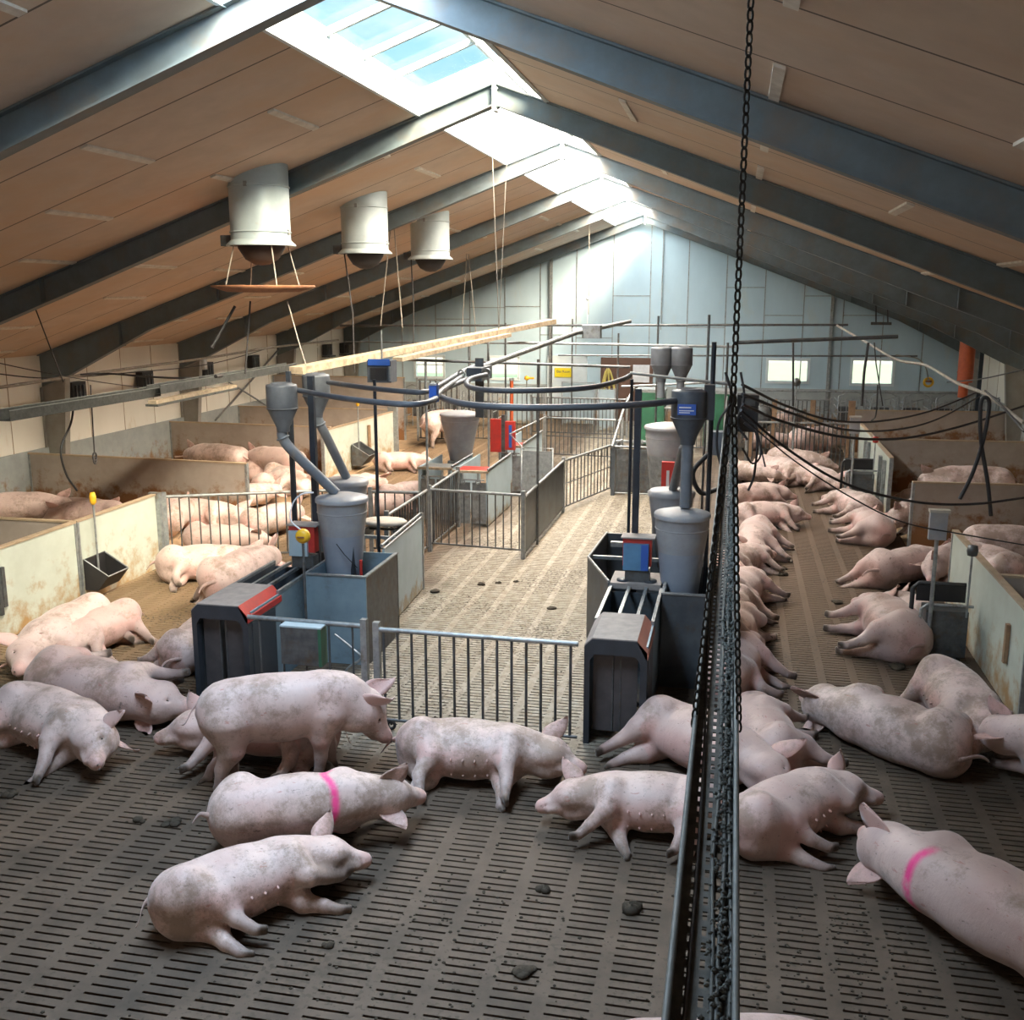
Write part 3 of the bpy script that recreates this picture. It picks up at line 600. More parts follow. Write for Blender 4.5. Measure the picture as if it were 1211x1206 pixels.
def tub(loc, label, w_, l_, h=1.0, m='blue_panel', far=None):
    root = thing('feed_trough_housing', label, 'trough', loc)
    MB().box((0, 0, 0), (w_, .025, h)).build('front_panel', m, root); MB().box((w_-.025, .025, 0), (w_, l_, h)).build('side_panel', 'galv_dark' if m == 'blue_panel' else m, root)
    MB().box((0, .025, 0), (.025, l_, h)).build('side_panel', m, root); MB().box((0, l_-.025, 0), (w_, l_, h)).build('back_panel', m, root)
    MB().box((.025, .025, .62), (w_-.025, l_-.025, .65)).build('trough_floor', 'black', root)
    k = MB(); k.box((-.012, -.012, h), (w_+.012, .03, h+.016)); k.box((w_-.03, .03, h), (w_+.012, l_, h+.016)); k.box((-.012, .03, h), (.02, l_, h+.016)); k.build('rim', 'galv', root)
    return root
TL = tub((-4.50, 10.2, 0), 'blue grey steel housing around the foot of the left grey hopper', .70, 1.1)
MB().tube([(.52, .35, .65), (.52, .35, 1.10)], .018, 8).build('bottle', 'red', TL)
MB().box((.36, .45, .65), (.40, .62, 1.22)).build('sensor_plate', 'dark_plastic', TL)
TR = tub((-.62, 10.25, 0), 'dark steel housing around the foot of the right grey hopper', .62, 1.2, m='dark_panel')
# exit passages behind the stations
root = thing('exit_passage', 'pale blue sided exit passage with double rail behind the left grey hopper', 'passage', (-5.2, 11.35, 0))
MB().prism([(1.22, 0, .02), (1.12, 1.85, .02), (1.09, 1.85, .02), (1.19, 0, .02)], (0, 0, 1.0)).build('side_panel', 'pale_panel', root)
MB().box((.1, 0, .02), (.125, 1.85, 1.0)).build('side_panel', 'blue_panel', root)
MB().tube([(1.18, 0, 1.07), (1.09, 1.85, 1.07)], .018, 8).tube([(1.21, .0, 1.03), (1.115, 1.85, 1.03)], .014, 8).build('top_rail', 'galv', root)
MB().box((.1, .75, .96), (1.15, .79, 1.0)).build('cross_rail', 'galv', root)
MB().box((.12, .0, .5), (1.1, .03, .95)).build('cross_panel', 'dark_panel', root)
MB().box((1.08, 1.84, 0), (1.13, 1.89, 1.08)).build('post', 'galv', root)
MB().box((.55, 1.1, .9), (.58, 1.5, 1.0)).box((.95, 1.1, .9), (.98, 1.5, 1.0)).box((.5, 1.25, .96), (1.02, 1.29, .985)).build('lid_bracket', 'galv_dark', root)
o = MB().lathe([(.0, .045), (.27, .035), (.30, .01), (.29, -.02), (0, -.02)], (.78, 1.3, 1.06), 24, sx=1, sy=.72).build('lid', 'tan_lid', root)
root = thing('exit_passage', 'dark wedge shaped exit passage behind the right feeding station', 'passage', (-1.2, 10.6, 0))
MB().prism([(0, 0, .02), (-.36, 1.0, .02), (-.38, 1.0, .02), (-.02, 0, .02)], (0, 0, .98)).build('side_panel', 'dark_panel', root)
MB().prism([(-.36, 1.0, .02), (-.30, 2.3, .02), (-.32, 2.3, .02), (-.38, 1.0, .02)], (0, 0, .98)).build('side_panel', 'dark_panel', root)
MB().tube([(-.01, 0, 1.0), (-.37, 1.0, 1.0), (-.31, 2.3, 1.0)], .016, 8).build('top_rail', 'galv', root)
MB().box((-.3, 2.27, .02), (.55, 2.3, 1.0)).build('back_panel', 'dark_panel', root); MB().box((-.36, 1.2, .93), (.5, 1.24, .97)).build('cross_rail', 'galv', root)
MB().box((.0, .0, .93), (.54, .5, .99)).build('deck_plate', 'hood_grey', root); MB().lathe([(.0, .02), (.07, .02), (.07, 0)], (.13, .12, .99), 16).lathe([(.0, .02), (.07, .02), (.07, 0)], (.42, .12, .99), 16).build('deck_cap', 'dark_plastic', root)
MB().box((-.18, 1.6, .99), (.1, 1.66, 1.05)).build('bracket', 'galv', root)

def hopper(c, label, top=1.72, bot=.68, R=.29, r_=.175, lid=True, m2='hopper_low'):
    root = thing('feed_hopper', label, 'hopper', (c[0], c[1], bot))
    H_ = top-bot
    zm = H_*.62
    MB().lathe([(0, 0), (r_, 0), (r_+.004, .02), (r_+(R-r_)*.62, zm)], n=40).build('lower_cone', m2, root)
    MB().lathe([(r_+(R-r_)*.62, zm), (R*.965, H_*.86), (R*.97, H_-.02), (R, H_-.01), (R, H_)], n=40).build('upper_cone', 'hopper', root)
    MB().lathe([(R*1.03, H_-.03), (R*1.035, H_), (R*1.0, H_+.018), (R*.5, H_+.055), (0, H_+.07)], n=40).build('lid', 'hopper', root)
    MB().torus((0, 0, H_*.86), R*.962, .006, n=40).build('seam_ring', 'hopper', root)
    return root
HL = hopper((-4.28, 10.80), 'large grey cone hopper with a cord on its side, left of the aisle', top=1.74)
MB().tube([(.03, -.285, .60), (.12, -.28, .48), (.215, -.15, .30)], .005, 6).build('cord', 'black', HL)
HR = hopper((-.47, 10.83), 'large grey cone hopper right of the aisle beside the hanging cable tray', top=1.72)
def boxy(c, label):
    root = thing('feed_hopper', label, 'hopper', (c[0], c[1], .7)); t = 1.62-.7
    MB().lathe([(.0, 0), (.14, 0), (.26, t-.12), (.27, t)], n=24, sx=1, sy=.85).build('body', 'hopper', root)
    MB().lathe([(.285, t-.02), (.29, t+.03), (.25, t+.06), (0, t+.07)], n=24, sx=1, sy=.85).build('lid', 'hopper', root); return root
boxy((-4.82, 12.35), 'smaller grey hopper with rounded lid directly behind the left cone hopper')
boxy((-.68, 12.45), 'smaller grey hopper with flat lid directly behind the right cone hopper')
# drop funnels and their down pipes
def funnel(c, label, down, lab=None, top=3.03, s_=1.0):
    root = thing('drop_funnel', label, 'funnel', (c[0], c[1], top))
    MB().lathe([(.11*s_, .01), (.165*s_, 0), (.17*s_, -.02), (.17*s_, -.24*s_), (.165*s_, -.27*s_), (.075*s_, -.47*s_), (.07*s_, -.52*s_)], n=28).build('body', 'pvc', root)
    MB().lathe([(.0, .005), (.10*s_, .005), (.115*s_, .02), (.125*s_, .008)], n=28).build('cap', 'pvc', root)
    MB().torus((0, 0, -.26*s_), .17*s_, .007, n=28).build('rim_ring', 'pvc', root)
    P = [Vector((0, 0, -.48*s_))]+[Vector(p)-Vector((c[0], c[1], top)) for p in down]
    pp = MB().tube(bez(P, 6) if len(P) > 3 else P, .058*s_, 14); 
    if len(P) > 3: pp.torus(P[1], .065, .012, (P[2]-P[0]), 16)
    pp.build('down_pipe', 'pvc_mid', root)
    return root
F1 = funnel((-4.86, 10.6), 'dark drop funnel left of the aisle, nearer of the left pair', [(-4.87, 10.6, 2.44), (-4.76, 10.64, 2.27), (-4.33, 10.77, 1.80)])
F2 = funnel((-5.04, 12.0), 'dark drop funnel left of the aisle, farther of the left pair', [(-5.02, 12.02, 2.42), (-4.97, 12.08, 2.27), (-4.80, 12.3, 1.70)])
F3 = funnel((-.44, 10.82), 'dark drop funnel with a blue sticker above the right cone hopper', [(-.44, 10.82, 1.80)], s_=1.08)
MB().box((-.105, -.19, -.235), (.08, -.178, -.125)).build('sticker', 'sign_blue', F3)
MB().box((-.09, -.194, -.165), (.03, -.190, -.152)).box((-.09, -.194, -.195), (.06, -.190, -.186)).box((-.09, -.194, -.215), (.02, -.190, -.207)).build('sticker_lettering', 'white', F3)
MB().box((.15, -.03, -.30), (.26, .12, .06)).build('side_housing', 'dark_plastic', F3)
o = MB().tube([(-.44, 11.0, 2.45), (-.52, 11.6, 2.30), (-.66, 12.4, 1.70)], .055, 12).build('feed_pipe', 'pvc_mid'); tag(o, 'slanting grey pipe behind the right drop funnel feeding the rear hopper', 'pipe')
for i, (px, lab) in enumerate(((783, 'far drop funnel by the gable, left of the distant pair'), (806, 'far drop funnel by the gable, right of the distant pair'))):
    p = gy(px, 418, 18.5); funnel((p.x, p.y), lab, [(p.x, p.y, 2.2)], top=p.z+.1, s_=1.15)
# control boxes
def control(p, label, knob):
    root = thing('control_box', label, 'control box', p)
    MB().box((-.15, -.02, .02), (.155, .10, .32)).build('frame', 'red', root); MB().box((-.14, -.06, -.02), (.08 if knob else .13, -.02, .27)).build('front', 'blue_box' if not knob else 'pale_panel', root)
    MB().box((-.17, -.04, .32), (.19, .18, .335)).build('top_plate', 'hood_grey', root)
    MB().box((-.12, -.04, -.16), (.14, .12, -.02)).build('bracket', 'galv_dark', root)
    if not knob: MB().box((.05, -.068, -.015), (.125, -.06, .265)).build('side_strip', 'sign_blue', root)
    return root
control((-4.70, 10.62, 1.12), 'blue and red control box beside the left cone hopper', True)
control((-.93, 10.72, 1.14), 'blue control box with red top beside the right cone hopper', False)
def ring_knob(p, label, rod_to, nm='water_timer'):
    root = thing(nm, label, 'valve', p)
    MB().lathe([(0, .045), (.045, .042), (.07, .02), (.075, -.02), (.05, -.04), (0, -.045)], n=24, sx=1, sy=1).build('dial', 'yellow', root).rotation_euler.x = math.pi/2
    MB().box((-.035, -.055, -.006), (.035, -.045, .006)).build('handle', 'rust', root)
    MB().tube([(0, 0, -.05), (0, 0, rod_to-p[2])], .014, 8).build('rod', 'galv_dark', root)
    MB().tube(bez([(0, 0, .05), (-.12, 0, .16), (-.10, .02, .32), (.0, .02, .42), (.12, .03, .44)], 6), .008, 6).build('hose', 'white', root)
k = gy(358, 634, 9.3); ring_knob((k.x, 9.3, k.z), 'round yellow water timer on a rod beside the left station', .42)
root = thing('cabinet', 'small grey cabinet with a green side on the gate beside the left station', 'cabinet', (-4.02, 8.50, .62))
MB().box((0, 0, 0), (.37, .14, .36)).build('body', 'galv_dark', root); MB().box((.37, -.002, -.005), (.40, .145, .365)).build('side', 'green', root); MB().box((-.005, -.004, .36), (.405, .146, .375)).build('top', 'pale_panel', root)
root = thing('sow_drinker', 'bent galvanised drinker bracket below the left cone hopper', 'bracket', (-3.6, 9.3, 0))
MB().tube(bez([(-.25, .1, .62), (0, 0, .50), (.06, 0, .42), (-.1, 0, .28), (-.15, .02, .0)], 6), .012, 6).build('frame', 'galv', root)
# vertical posts carrying the pipework
def post(p0, z1, r_, label, m='post', nm='support_post', sq=False):
    b_ = MB()
    if sq: b_.box((-r_, -r_, 0), (r_, r_, z1-p0[2]))
    else: b_.tube([(0, 0, 0), (0, 0, z1-p0[2])], r_, 8)
    o = b_.build(nm, m, None, p0); return tag(o, label, 'post')
post((-4.66, 10.95, 0), 3.1, .033, 'thick dark post just left of the left cone hopper', sq=True)
post((-5.22, 11.6, 0), 3.1, .026, 'thinner dark post left of the thick one beside the left hopper', sq=True)
p = gz(448, 640, .95); post((p.x, p.y, 0), 2.98, .022, 'slim dark post standing in the left exit passage')
post((-4.62, 15.28, 0), 3.0, .02, 'slim grey post at the corner of the small middle pen', 'galv')
p = gz(578, 545, 1); post((p.x, p.y, 0), 3.2, .02, 'slim grey post behind the twin stalls', 'galv')
p = gz(632, 590, .98); post((-3.02, 16.1, 0), 3.0, .022, 'slim dark post standing on the solid aisle gate', 'galv_dark')
p = gz(743, 634, 1); post((p.x, p.y, 0), 2.98, .02, 'slim dark post behind the right blue control box')
post((-.98, 11.0, 0), 3.02, .034, 'thick dark post behind the right blue control box', sq=True)
post((-.22, 11.4, 0), 3.5, .026, 'dark post rising past the right drop funnel')
p = gz(788, 600, 1); 
for px, py, yy, zt_ in ((652, 470, 24, 3.3), (676, 470, 26, 3.4), (730, 470, 22, 3.2), (776, 470, 20, 3.6), (835, 470, 16, 3.7), (856, 520, 18, 3.2), (598, 470, 22, 3.4), (555, 470, 20, 3.2)):
    p = gy(px, py, yy); post((p.x, yy, 0), zt_, .02, {652: 'slim grey post in the far middle, left of the yellow hose', 676: 'slim grey post far behind below the yellow sign', 730: 'slim grey post far behind, right of the yellow sign', 776: 'slim grey post below the distant drop funnels', 835: 'slim grey post right behind the blue sticker funnel', 856: 'slim grey post beside the cable bundle under the chain', 598: 'slim grey post crossing the second gable window', 555: 'slim grey post crossing the first gable window'}[px], 'galv_dark')

# twin stalls in the middle
def stall(p, label, w_=.62, ln=1.5, red_=False, rz=0):
    root = thing('feeding_stall', label, 'stall', p, rz)
    MB().box((0, 0, .03), (.03, ln, 1.0)).build('side_panel', 'pale_panel', root); MB().box((w_-.03, 0, .03), (w_, ln, 1.0)).build('side_panel', 'pale_panel', root)
    MB().box((.04, .05, .05), (w_/2-.02, .07, .78)).build('door_leaf', 'galv', root); MB().box((w_/2+.02, .05, .05), (w_-.04, .07, .78)).build('door_leaf', 'galv', root)
    MB().box((-.01, -.02, .96), (w_+.01, .05, 1.0)).build('top_rail', 'cream', root)
    b_ = MB()
    for x in (.17, w_-.17): b_.tube([(x, 0, .80), (x, 0, .96)], .02, 8).torus((x, 0, .80), .04, .012, (0, 1, 0), 12)
    b_.tube([(.06, 0, .84), (w_-.06, 0, .84)], .014, 6).build('latch_gear', 'galv', root)
    MB().tube([(w_, 0, 1.03), (w_, ln, 1.03)], .018, 8).build('side_rail', 'galv', root)
    MB().box((.04, .15, .93), (w_-.04, .55, .985)).build('cover', 'red' if red_ else 'galv', root)
    return root
stall((-5.42, 17.35, 0), 'grey two door stall in the middle, left of the twin pair')
stall((-4.72, 17.15, 0), 'grey two door stall in the middle with red cover, right of the twin pair', red_=True, ln=1.9)
p = gz(800/6.7+480, 600/6.7+480, 0)
stall((-4.62, 20.3, 0), 'pale blue sided stall with red cap behind the twin stalls', ln=2.2, w_=.5, red_=True)
p = gz(625, 594, 0)
root = thing('stall_gate', 'grey metal sheet gate behind the pale blue stall', 'gate', (-3.98, 19.5, 0)); MB().box((0, 0, .08), (.62, .03, 1.02)).build('sheet', 'galv', root); MB().tube([(0, 0, .05), (0, 0, 1.08), (.62, 0, 1.08), (.62, 0, .05)], .02, 8).build('frame', 'galv', root)
MB().tube([(.05, .0, 1.05), (-.3, .3, 1.3), (.25, 1.2, 1.55)], .015, 6).build('brace', 'galv', root)
p = gy(548, 550, 19.0)
H3 = hopper((-5.05, 18.9), 'tall grey hopper in the middle beside the red panel', top=1.78, bot=.9, R=.38, r_=.2, m2='hopper')
MB().box((-.2, -.2, -.9), (.2, .2, 0)).build('base', 'galv', H3)
p = gz(548, 404, 3)
r_ = thing('electric_cabinet', 'bright red equipment panel beside the middle grey hopper', 'panel', (-4.72, 20.0, .9))
MB().box((0, 0, 0), (.22, .1, .66)).build('panel', 'red', r_); MB().box((.30, 0, .05), (.50, .1, .62)).build('panel', 'red', r_); MB().box((.22, .02, 0), (.29, .08, .75)).build('centre_post', 'galv_dark', r_); MB().box((.38, -.01, .1), (.44, 0, .55)).build('lettering_strip', 'sign_blue', r_)
r_ = thing('electric_cabinet', 'tall narrow red panel behind the right cone hopper', 'panel', (*gy(789, 560, 14.6)[:2], .95))
MB().box((-.08, 0, 0), (.10, .08, .72)).build('panel', 'red', r_); MB().box((-.01, -.01, .15), (.03, 0, .6)).build('lettering_strip', 'white', r_)
MB().tube([(0, .04, -.95), (0, .04, 0)], .02, 6).build('post', 'galv_dark', r_)
H4 = hopper((-.92, 15.6), 'pale grey hopper behind the right pair of hoppers', top=2.05, bot=.95, R=.36, r_=.24, m2='galv')
MB().box((-.2, -.2, -.95), (.2, .2, 0)).build('base', 'galv', H4)
root = thing('stall', 'grey framed stall at the far right end of the aisle', 'stall', (-2.25, 20.6, 0))
for x in (0, .4, .8): MB().box((x, 0, .06), (x+.36, .02, .95)).build('door_leaf', 'galv_dark', root)
MB().tube([(-.05, 0, 1.0), (1.2, 0, 1.0)], .022, 8).tube([(-.05, 0, .05), (1.2, 0, .05)], .016, 6).build('rail', 'galv', root); MB().box((-.1, -.05, 0), (-.02, .8, 1.02)).build('side_panel', 'dark_panel', root)
b_ = MB()
for x in (.1, .3, .5, .7, .9): b_.tube([(x, .05, 1.0), (x, .05, 1.14)], .03, 8)
b_.box((-.02, 0, 1.08), (1.1, .1, 1.12)).build('latch_gear', 'galv', root)
MB().tube([(-.08, -.1, 1.0), (-.05, 1.6, 1.55), (.1, 2.5, 2.0)], .03, 8).build('side_pipe', 'galv', root)
for px, lab in ((768, 'green steel tank behind the far stall, left of the right hoppers'), (848, 'green steel tank far behind the right cone hopper')):
    p = gy(px, 510, 27.0); root = thing('green_tank', lab, 'tank', (p.x, 27.0, 0)); MB().box((-.36, 0, .15), (.36, .8, 1.55)).build('body', 'green', root)
    MB().box((-.34, .05, 0), (-.28, .1, .15)).box((.28, .05, 0), (.34, .1, .15)).box((-.34, .7, 0), (-.28, .75, .15)).box((.28, .7, 0), (.34, .75, .15)).build('foot', 'galv_dark', root)
    MB().box((-.38, -.01, 1.5), (.38, .81, 1.58)).build('rim', 'galv', root)
# distant sheet panels
for (x0, x1, yy, hh, lab) in ((-6.9, -5.9, 31.5, 1.2, 'pale blue sheet panel far left below the second gable window'), (-5.2, -4.2, 31.8, 1.3, 'pale blue sheet panel far back below the yellow sign'), (-3.9, -3.4, 30.4, 1.25, 'blue grey sheet panel beside the brown door')):
    root = thing('sheet_panel', lab, 'panel', (x0, yy, 0)); MB().box((0, 0, .05), (x1-x0, .03, hh)).build('sheet', 'pale_panel', root); MB().tube([(0, -.01, 0), (0, -.01, hh+.03), (x1-x0, -.01, hh+.03), (x1-x0, -.01, 0)], .025, 8).build('frame', 'galv', root)
# feed troughs on pen walls
def trough(p, label, rz=0, s_=1.0, rod=1.0, timer=True, m='black', back=True):
    root = thing('wall_trough', label, 'trough', p, rz)
    w_, d_, h_ = .46*s_, .34*s_, .33*s_
    b_ = MB()
    pr = [(0, h_*1.2), (.02, h_*1.2), (.02, .06), (d_*.45, .02), (d_-.015, h_*.55), (d_+.015, h_*.55), (d_*.55, -.02), (0, -.02)]
    b_.prism([(x, -w_/2, z) for x, z in pr], (0, w_, 0))
    for y in (-w_/2-.012, w_/2): b_.prism([(0, y, h_*1.2), (d_+.015, y, h_*.55), (d_*.55, y, -.02), (0, y, -.02)], (0, .012, 0))
    b_.build('bowl', m, root)
    e = MB().tube([(0, -w_/2, h_*1.2), (d_+.01, -w_/2, h_*.55), (d_+.01, w_/2, h_*.55), (0, w_/2, h_*1.2)], .011, 6); e.build('rim', 'galv', root)
    MB().tube([(.09, -.05, .10), (.09, -.05, rod)], .014, 8).build('down_pipe', 'galv', root)
    if timer: MB().lathe([(0, .17), (.03, .165), (.045, .1), (.04, .03), (.02, 0), (0, 0)], (.09, -.05, rod-.02), 12).build('timer', 'yellow', root)
    return root
trough((LX+.03, 11.95, .18), 'black trough on the left pen wall under the yellow water timer', rod=1.12)
trough((-8.52, 22.5, .15), 'far trough on the left pen wall under the small yellow water timer', rod=1.35, s_=1.2, m='galv_dark')
def lane_feeder(p, label, s_=1.0, pipe=1.0, timer=None, box=False, rz=0):
    root = thing('lane_trough', label, 'trough', p, rz)
    MB().box((-.24*s_, -.16, .08), (.20*s_, .16, .60*s_)).build('body', 'galv_dark', root)
    MB().tube([(-.30*s_, -.17, .15), (-.30*s_, -.17, .62*s_), (-.24*s_, -.17, .67*s_), (.24*s_, -.17, .67*s_)], .016, 8).build('front_rail', 'galv', root)
    q = [(-.34, .17, .12), (-.34, .17, .76), (-.28, .17, .82), (.22, .17, .82)]
    MB().tube([(x*s_, y, z*s_) for x, y, z in q], .026, 8).build('back_rail', 'black', root)
    MB().box((-.3*s_, .15, .62*s_), (.22*s_, .17, .80*s_)).build('back_plate', 'black', root)
    MB().box((-.2*s_, -.12, 0), (-.16*s_, .12, .08)).box((.12*s_, -.12, 0), (.16*s_, .12, .08)).build('foot', 'galv_dark', root)
    MB().tube([(-.20*s_, -.19, .05), (-.20*s_, -.19, 1.55*pipe)], .022, 8).build('post', 'galv', root)
    MB().tube([(.17*s_, -.19, .55), (.17*s_, -.19, 1.25*pipe)], .012, 8).build('thin_pipe', 'galv', root)
    if box: MB().box((-.30*s_, -.27, 1.42*pipe), (-.12*s_, -.2, 1.72*pipe)).build('sensor_box', 'hopper', root); MB().box((-.31*s_, -.28, 1.72*pipe), (-.10*s_, -.19, 1.75*pipe)).build('box_top', 'tan_lid', root)
    if timer: MB().lathe([(0, .07), (.05, .06), (.06, 0), (.05, -.05), (0, -.06)], (.17*s_, -.19, 1.25*pipe+.05), 14).build('timer', timer, root)
    return root
lane_feeder((2.42, 11.75, 0), 'dark lane trough with sensor box on its post, beside the near right pen wall', timer='galv_dark', box=True)
lane_feeder((2.50, 20.6, 0), 'dark lane trough with cream post box, farther along the right pen wall', box=True, timer='red', s_=1.05)

# ---------------------------------------------------------------- overhead pipework
def pipe(pts, r_, label, m='pvc', nm='feed_pipe', smooth=8, cat='pipe', n=10):
    o = MB().tube(bez(pts, smooth) if smooth and len(pts) > 2 else pts, r_, n).build(nm, m); return tag(o, label, cat)
z3 = lambda L_, z=3.0: [gz(x, y, z) for x, y in L_]
pipe(z3([(350, 461), (400, 470), (450, 476), (490, 478), (512, 473), (522, 462), (545, 446)], 2.96), .030, 'dark bent feed pipe from the nearer left funnel to the centre joint')
pipe(z3([(388, 452), (430, 458), (480, 463), (505, 463), (520, 455), (545, 440), (560, 433)], 2.96), .030, 'dark bent feed pipe from the farther left funnel to the centre joint')
pipe(z3([(556, 447), (530, 458), (519, 466), (530, 473), (560, 479), (620, 482), (700, 481), (760, 478), (800, 474)], 2.93), .034, 'thick dark feed pipe curving right to the funnel with the blue sticker')
pipe(z3([(575, 443), (556, 448), (552, 455), (565, 460), (600, 462), (660, 461), (705, 457), (735, 449), (745, 444)], 3.0), .030, 'grey bent feed pipe above the thick one, curving right')
a = gz(553, 440, 3.0); t1 = gy(680, 394, 15.5); t2 = gy(745, 380, 20)
pipe([a, t1, t2], .036, 'long pale inclined auger tube rising to the right from the centre joint', 'galv', 'auger_tube', 0)
b = gz(575, 436, 3.02); c_ = gz(745, 446, 3.02)
root = thing('pipe_joint', 'dark clamp joint where the overhead feed pipes meet', 'joint', gz(566, 440, 3.0))
MB().box((-.10, -.25, -.10), (.10, .35, .07)).build('block', 'pvc', root)
MB().torus((-.14, -.35, 0), .05, .012, (0.3, 1, 0), 14).torus((.14, -.1, 0), .05, .012, (0.3, 1, 0), 14).build('clamp', 'galv', root)
MB().box((-.06, .05, -.6), (.05, .09, .18)).build('hanger', 'galv_dark', root)
root = thing('pipe_clamp', 'blue clamp on the bent pipes left of the centre joint', 'clamp', gz(515, 466, 3.0)); MB().box((-.06, -.03, -.08), (.02, .06, .09)).build('block', 'sign_blue', root); MB().box((-.05, -.04, .09), (.01, .07, .11)).build('bolt_plate', 'galv', root)
p = gz(452, 437, 3.05)
root = thing('motor_box', 'dark auger motor with blue plate hanging above the left pipes', 'motor', p)
MB().box((-.17, -.10, -.16), (.15, .14, .12)).build('body', 'pvc', root); MB().box((-.15, -.12, .06), (.14, -.10, .14)).build('plate', 'sign_blue', root)
MB().box((-.12, -.125, -.12), (.10, -.10, .03)).build('recess', 'black', root); MB().tube([(.14, -.12, -.14), (.14, -.12, .05)], .015, 6).build('handle', 'galv', root)
MB().tube([(0, 0, .1), (0, 0, .5)], .012, 6).build('hanger', 'galv', root)
p2 = gy(700, 392, 16)
root = thing('motor_box', 'small grey auger motor at the top of the inclined tube', 'motor', p2); MB().box((-.14, -.1, -.1), (.14, .1, .1)).build('body', 'galv', root); MB().tube([(-.3, 0, 0), (-.14, 0, 0)], .05, 8).build('shaft', 'galv_dark', root)
# cross pipes
def cross(y, pxa, pya, pxb, pyb, r_, label, m='galv_dark'):
    a, b_ = gy(pxa, pya, y), gy(pxb, pyb, y); o = MB().tube([a, b_], r_, 8).build('cross_pipe', m); return tag(o, label, 'pipe')
cross(26, 402, 385, 1003, 384, .028, 'highest long cross pipe in front of the pale gable wall')
cross(19, 600, 405, 870, 410, .022, 'pale cross pipe above the distant drop funnels', 'galv')
cross(14.5, 872, 405, 1062, 398, .026, 'dark slightly rising cross pipe on the right below the roof')
cross(22, 660, 420, 1085, 421, .018, 'thin cross pipe touching the tops of the right gable windows')
cross(16, 470, 425, 745, 434, .022, 'grey cross pipe passing the auger motor')
cross(24, 408, 404, 775, 408, .016, 'thin cross pipe behind the cream light tray')
cross(20, 735, 457, 870, 451, .02, 'pale short cross pipe right of the bent pipe end', 'galv')
cross(13.5, 745, 441, 870, 455, .02, 'pale sloping pipe ending at the cable bundle', 'galv')
cross(29, 860, 461, 1160, 466, .022, 'low cross pipe under the right gable windows', 'galv')
cross(29.5, 880, 488, 1010, 487, .018, 'lowest cross pipe above the far right gate', 'galv')
p0, p1 = gy(432, 420, 14), gy(652, 380, 20)
root = thing('light_tray', 'dusty cream light tray rising across the middle of the barn', 'light fitting', (0, 0, 0))
def chan(root, nm, a, b_, w_, h, m):
    return MB().bar(a, b_, w_, h).build(nm, m, root)
chan(root, 'channel', gy(350, 438, 12.6), p1, .22, .09, 'cream'); a, b_ = Vector(gy(470, 425, 14.4)), Vector(gy(600, 396, 18)); chan(root, 'lamp_cover', a, b_, .16, .06, 'cream')
for k, (px, py) in enumerate(((590, 390),)):
    yy = 14+k*1.5; p = gy(px, py, yy); x = p.x; MB().tube([p, (x-.1, yy, zc(x)-.02)], .006, 5).tube([p, (x+.12, yy+.1, zc(x)-.02)], .005, 5).build('hanging_wire', 'conduit', root)
# cable trays
def tray(a, b_, w_, h, label, m='tray_steel', dustm=None, slots=True):
    a, b_ = Vector(a), Vector(b_); L_ = (b_-a).length; d = (b_-a); rz = math.atan2(-d.x, d.y)
    root = thing('cable_tray', label, 'cable tray', a, rz); root.rotation_euler.x = math.asin(d.z/L_)
    t = .004
    fl = MB(); n = int(L_/.06); sx = [-w_/2, -w_*.30, -w_*.22, -w_*.06, w_*.02, w_*.16, w_*.24, w_/2] if slots else [-w_/2, w_/2]
    for i in range(len(sx)-1):
        if i % 2 == 0 or not slots: fl.box((sx[i], 0, 0), (sx[i+1], L_, t))
        else:
            for k in range(n):
                o_ = .03 if i == 3 else 0
                fl.box((sx[i], k*.06+o_, 0), (sx[i+1], k*.06+.025+o_, t))
    fl.build('tray_base', m, root)
    for s_ in (-1, 1):
        MB().box((s_*w_/2-t/2, 0, 0), (s_*w_/2+t/2, L_, h)).build('side_wall', m, root)
        MB().tube([(s_*w_/2, 0, h), (s_*w_/2, L_, h)], .0062 if not slots else .008, 8).build('edge', 'edge_steel', root)
    return root, L_
TA = gx(829, 1206, -.075); ZT = 2.60
xl_, xr_ = gz(787, 1206, ZT+.055).x, gz(870, 1206, ZT+.055).x; w_ = xr_-xl_
tr, L_ = tray(((xl_+xr_)/2, 1.2, ZT), ((xl_+xr_)/2, 14.2, ZT), w_, .055, 'long perforated cable tray hanging on a chain in front of everything')
d_ = MB(); rnd = random.Random(5)                    # dusty cables lying in it
for k in range(3):
    x0 = w_*(.12+.14*k); pts = [(x0+rnd.uniform(-.006, .006), y*.4, .012+rnd.uniform(0, .006)) for y in range(0, 33)]
    d_.tube(bez(pts, 3), .006, 6)
d_.build('cable', 'tray_steel', tr)
pts = [(-w_*.32+.014*math.sin(y*.5), y*.4, .012) for y in range(0, 33)]; MB().tube(bez(pts, 3), .005, 6).build('thin_cable', 'cable', tr)
df = MB()
for k in range(3200):
    y = rnd.random()*12.4; x = w_*.27+rnd.gauss(0, w_*.10); r_ = rnd.uniform(.003, .009)
    df.lathe([(0, r_), (r_*.8, r_*.5), (r_, 0), (0, -r_*.4)], (min(x, w_*.45), y, .016+rnd.random()*.008), 5, smooth=False)
o = df.build('dust_fluff', 'dust', tr); o['kind'] = 'stuff'
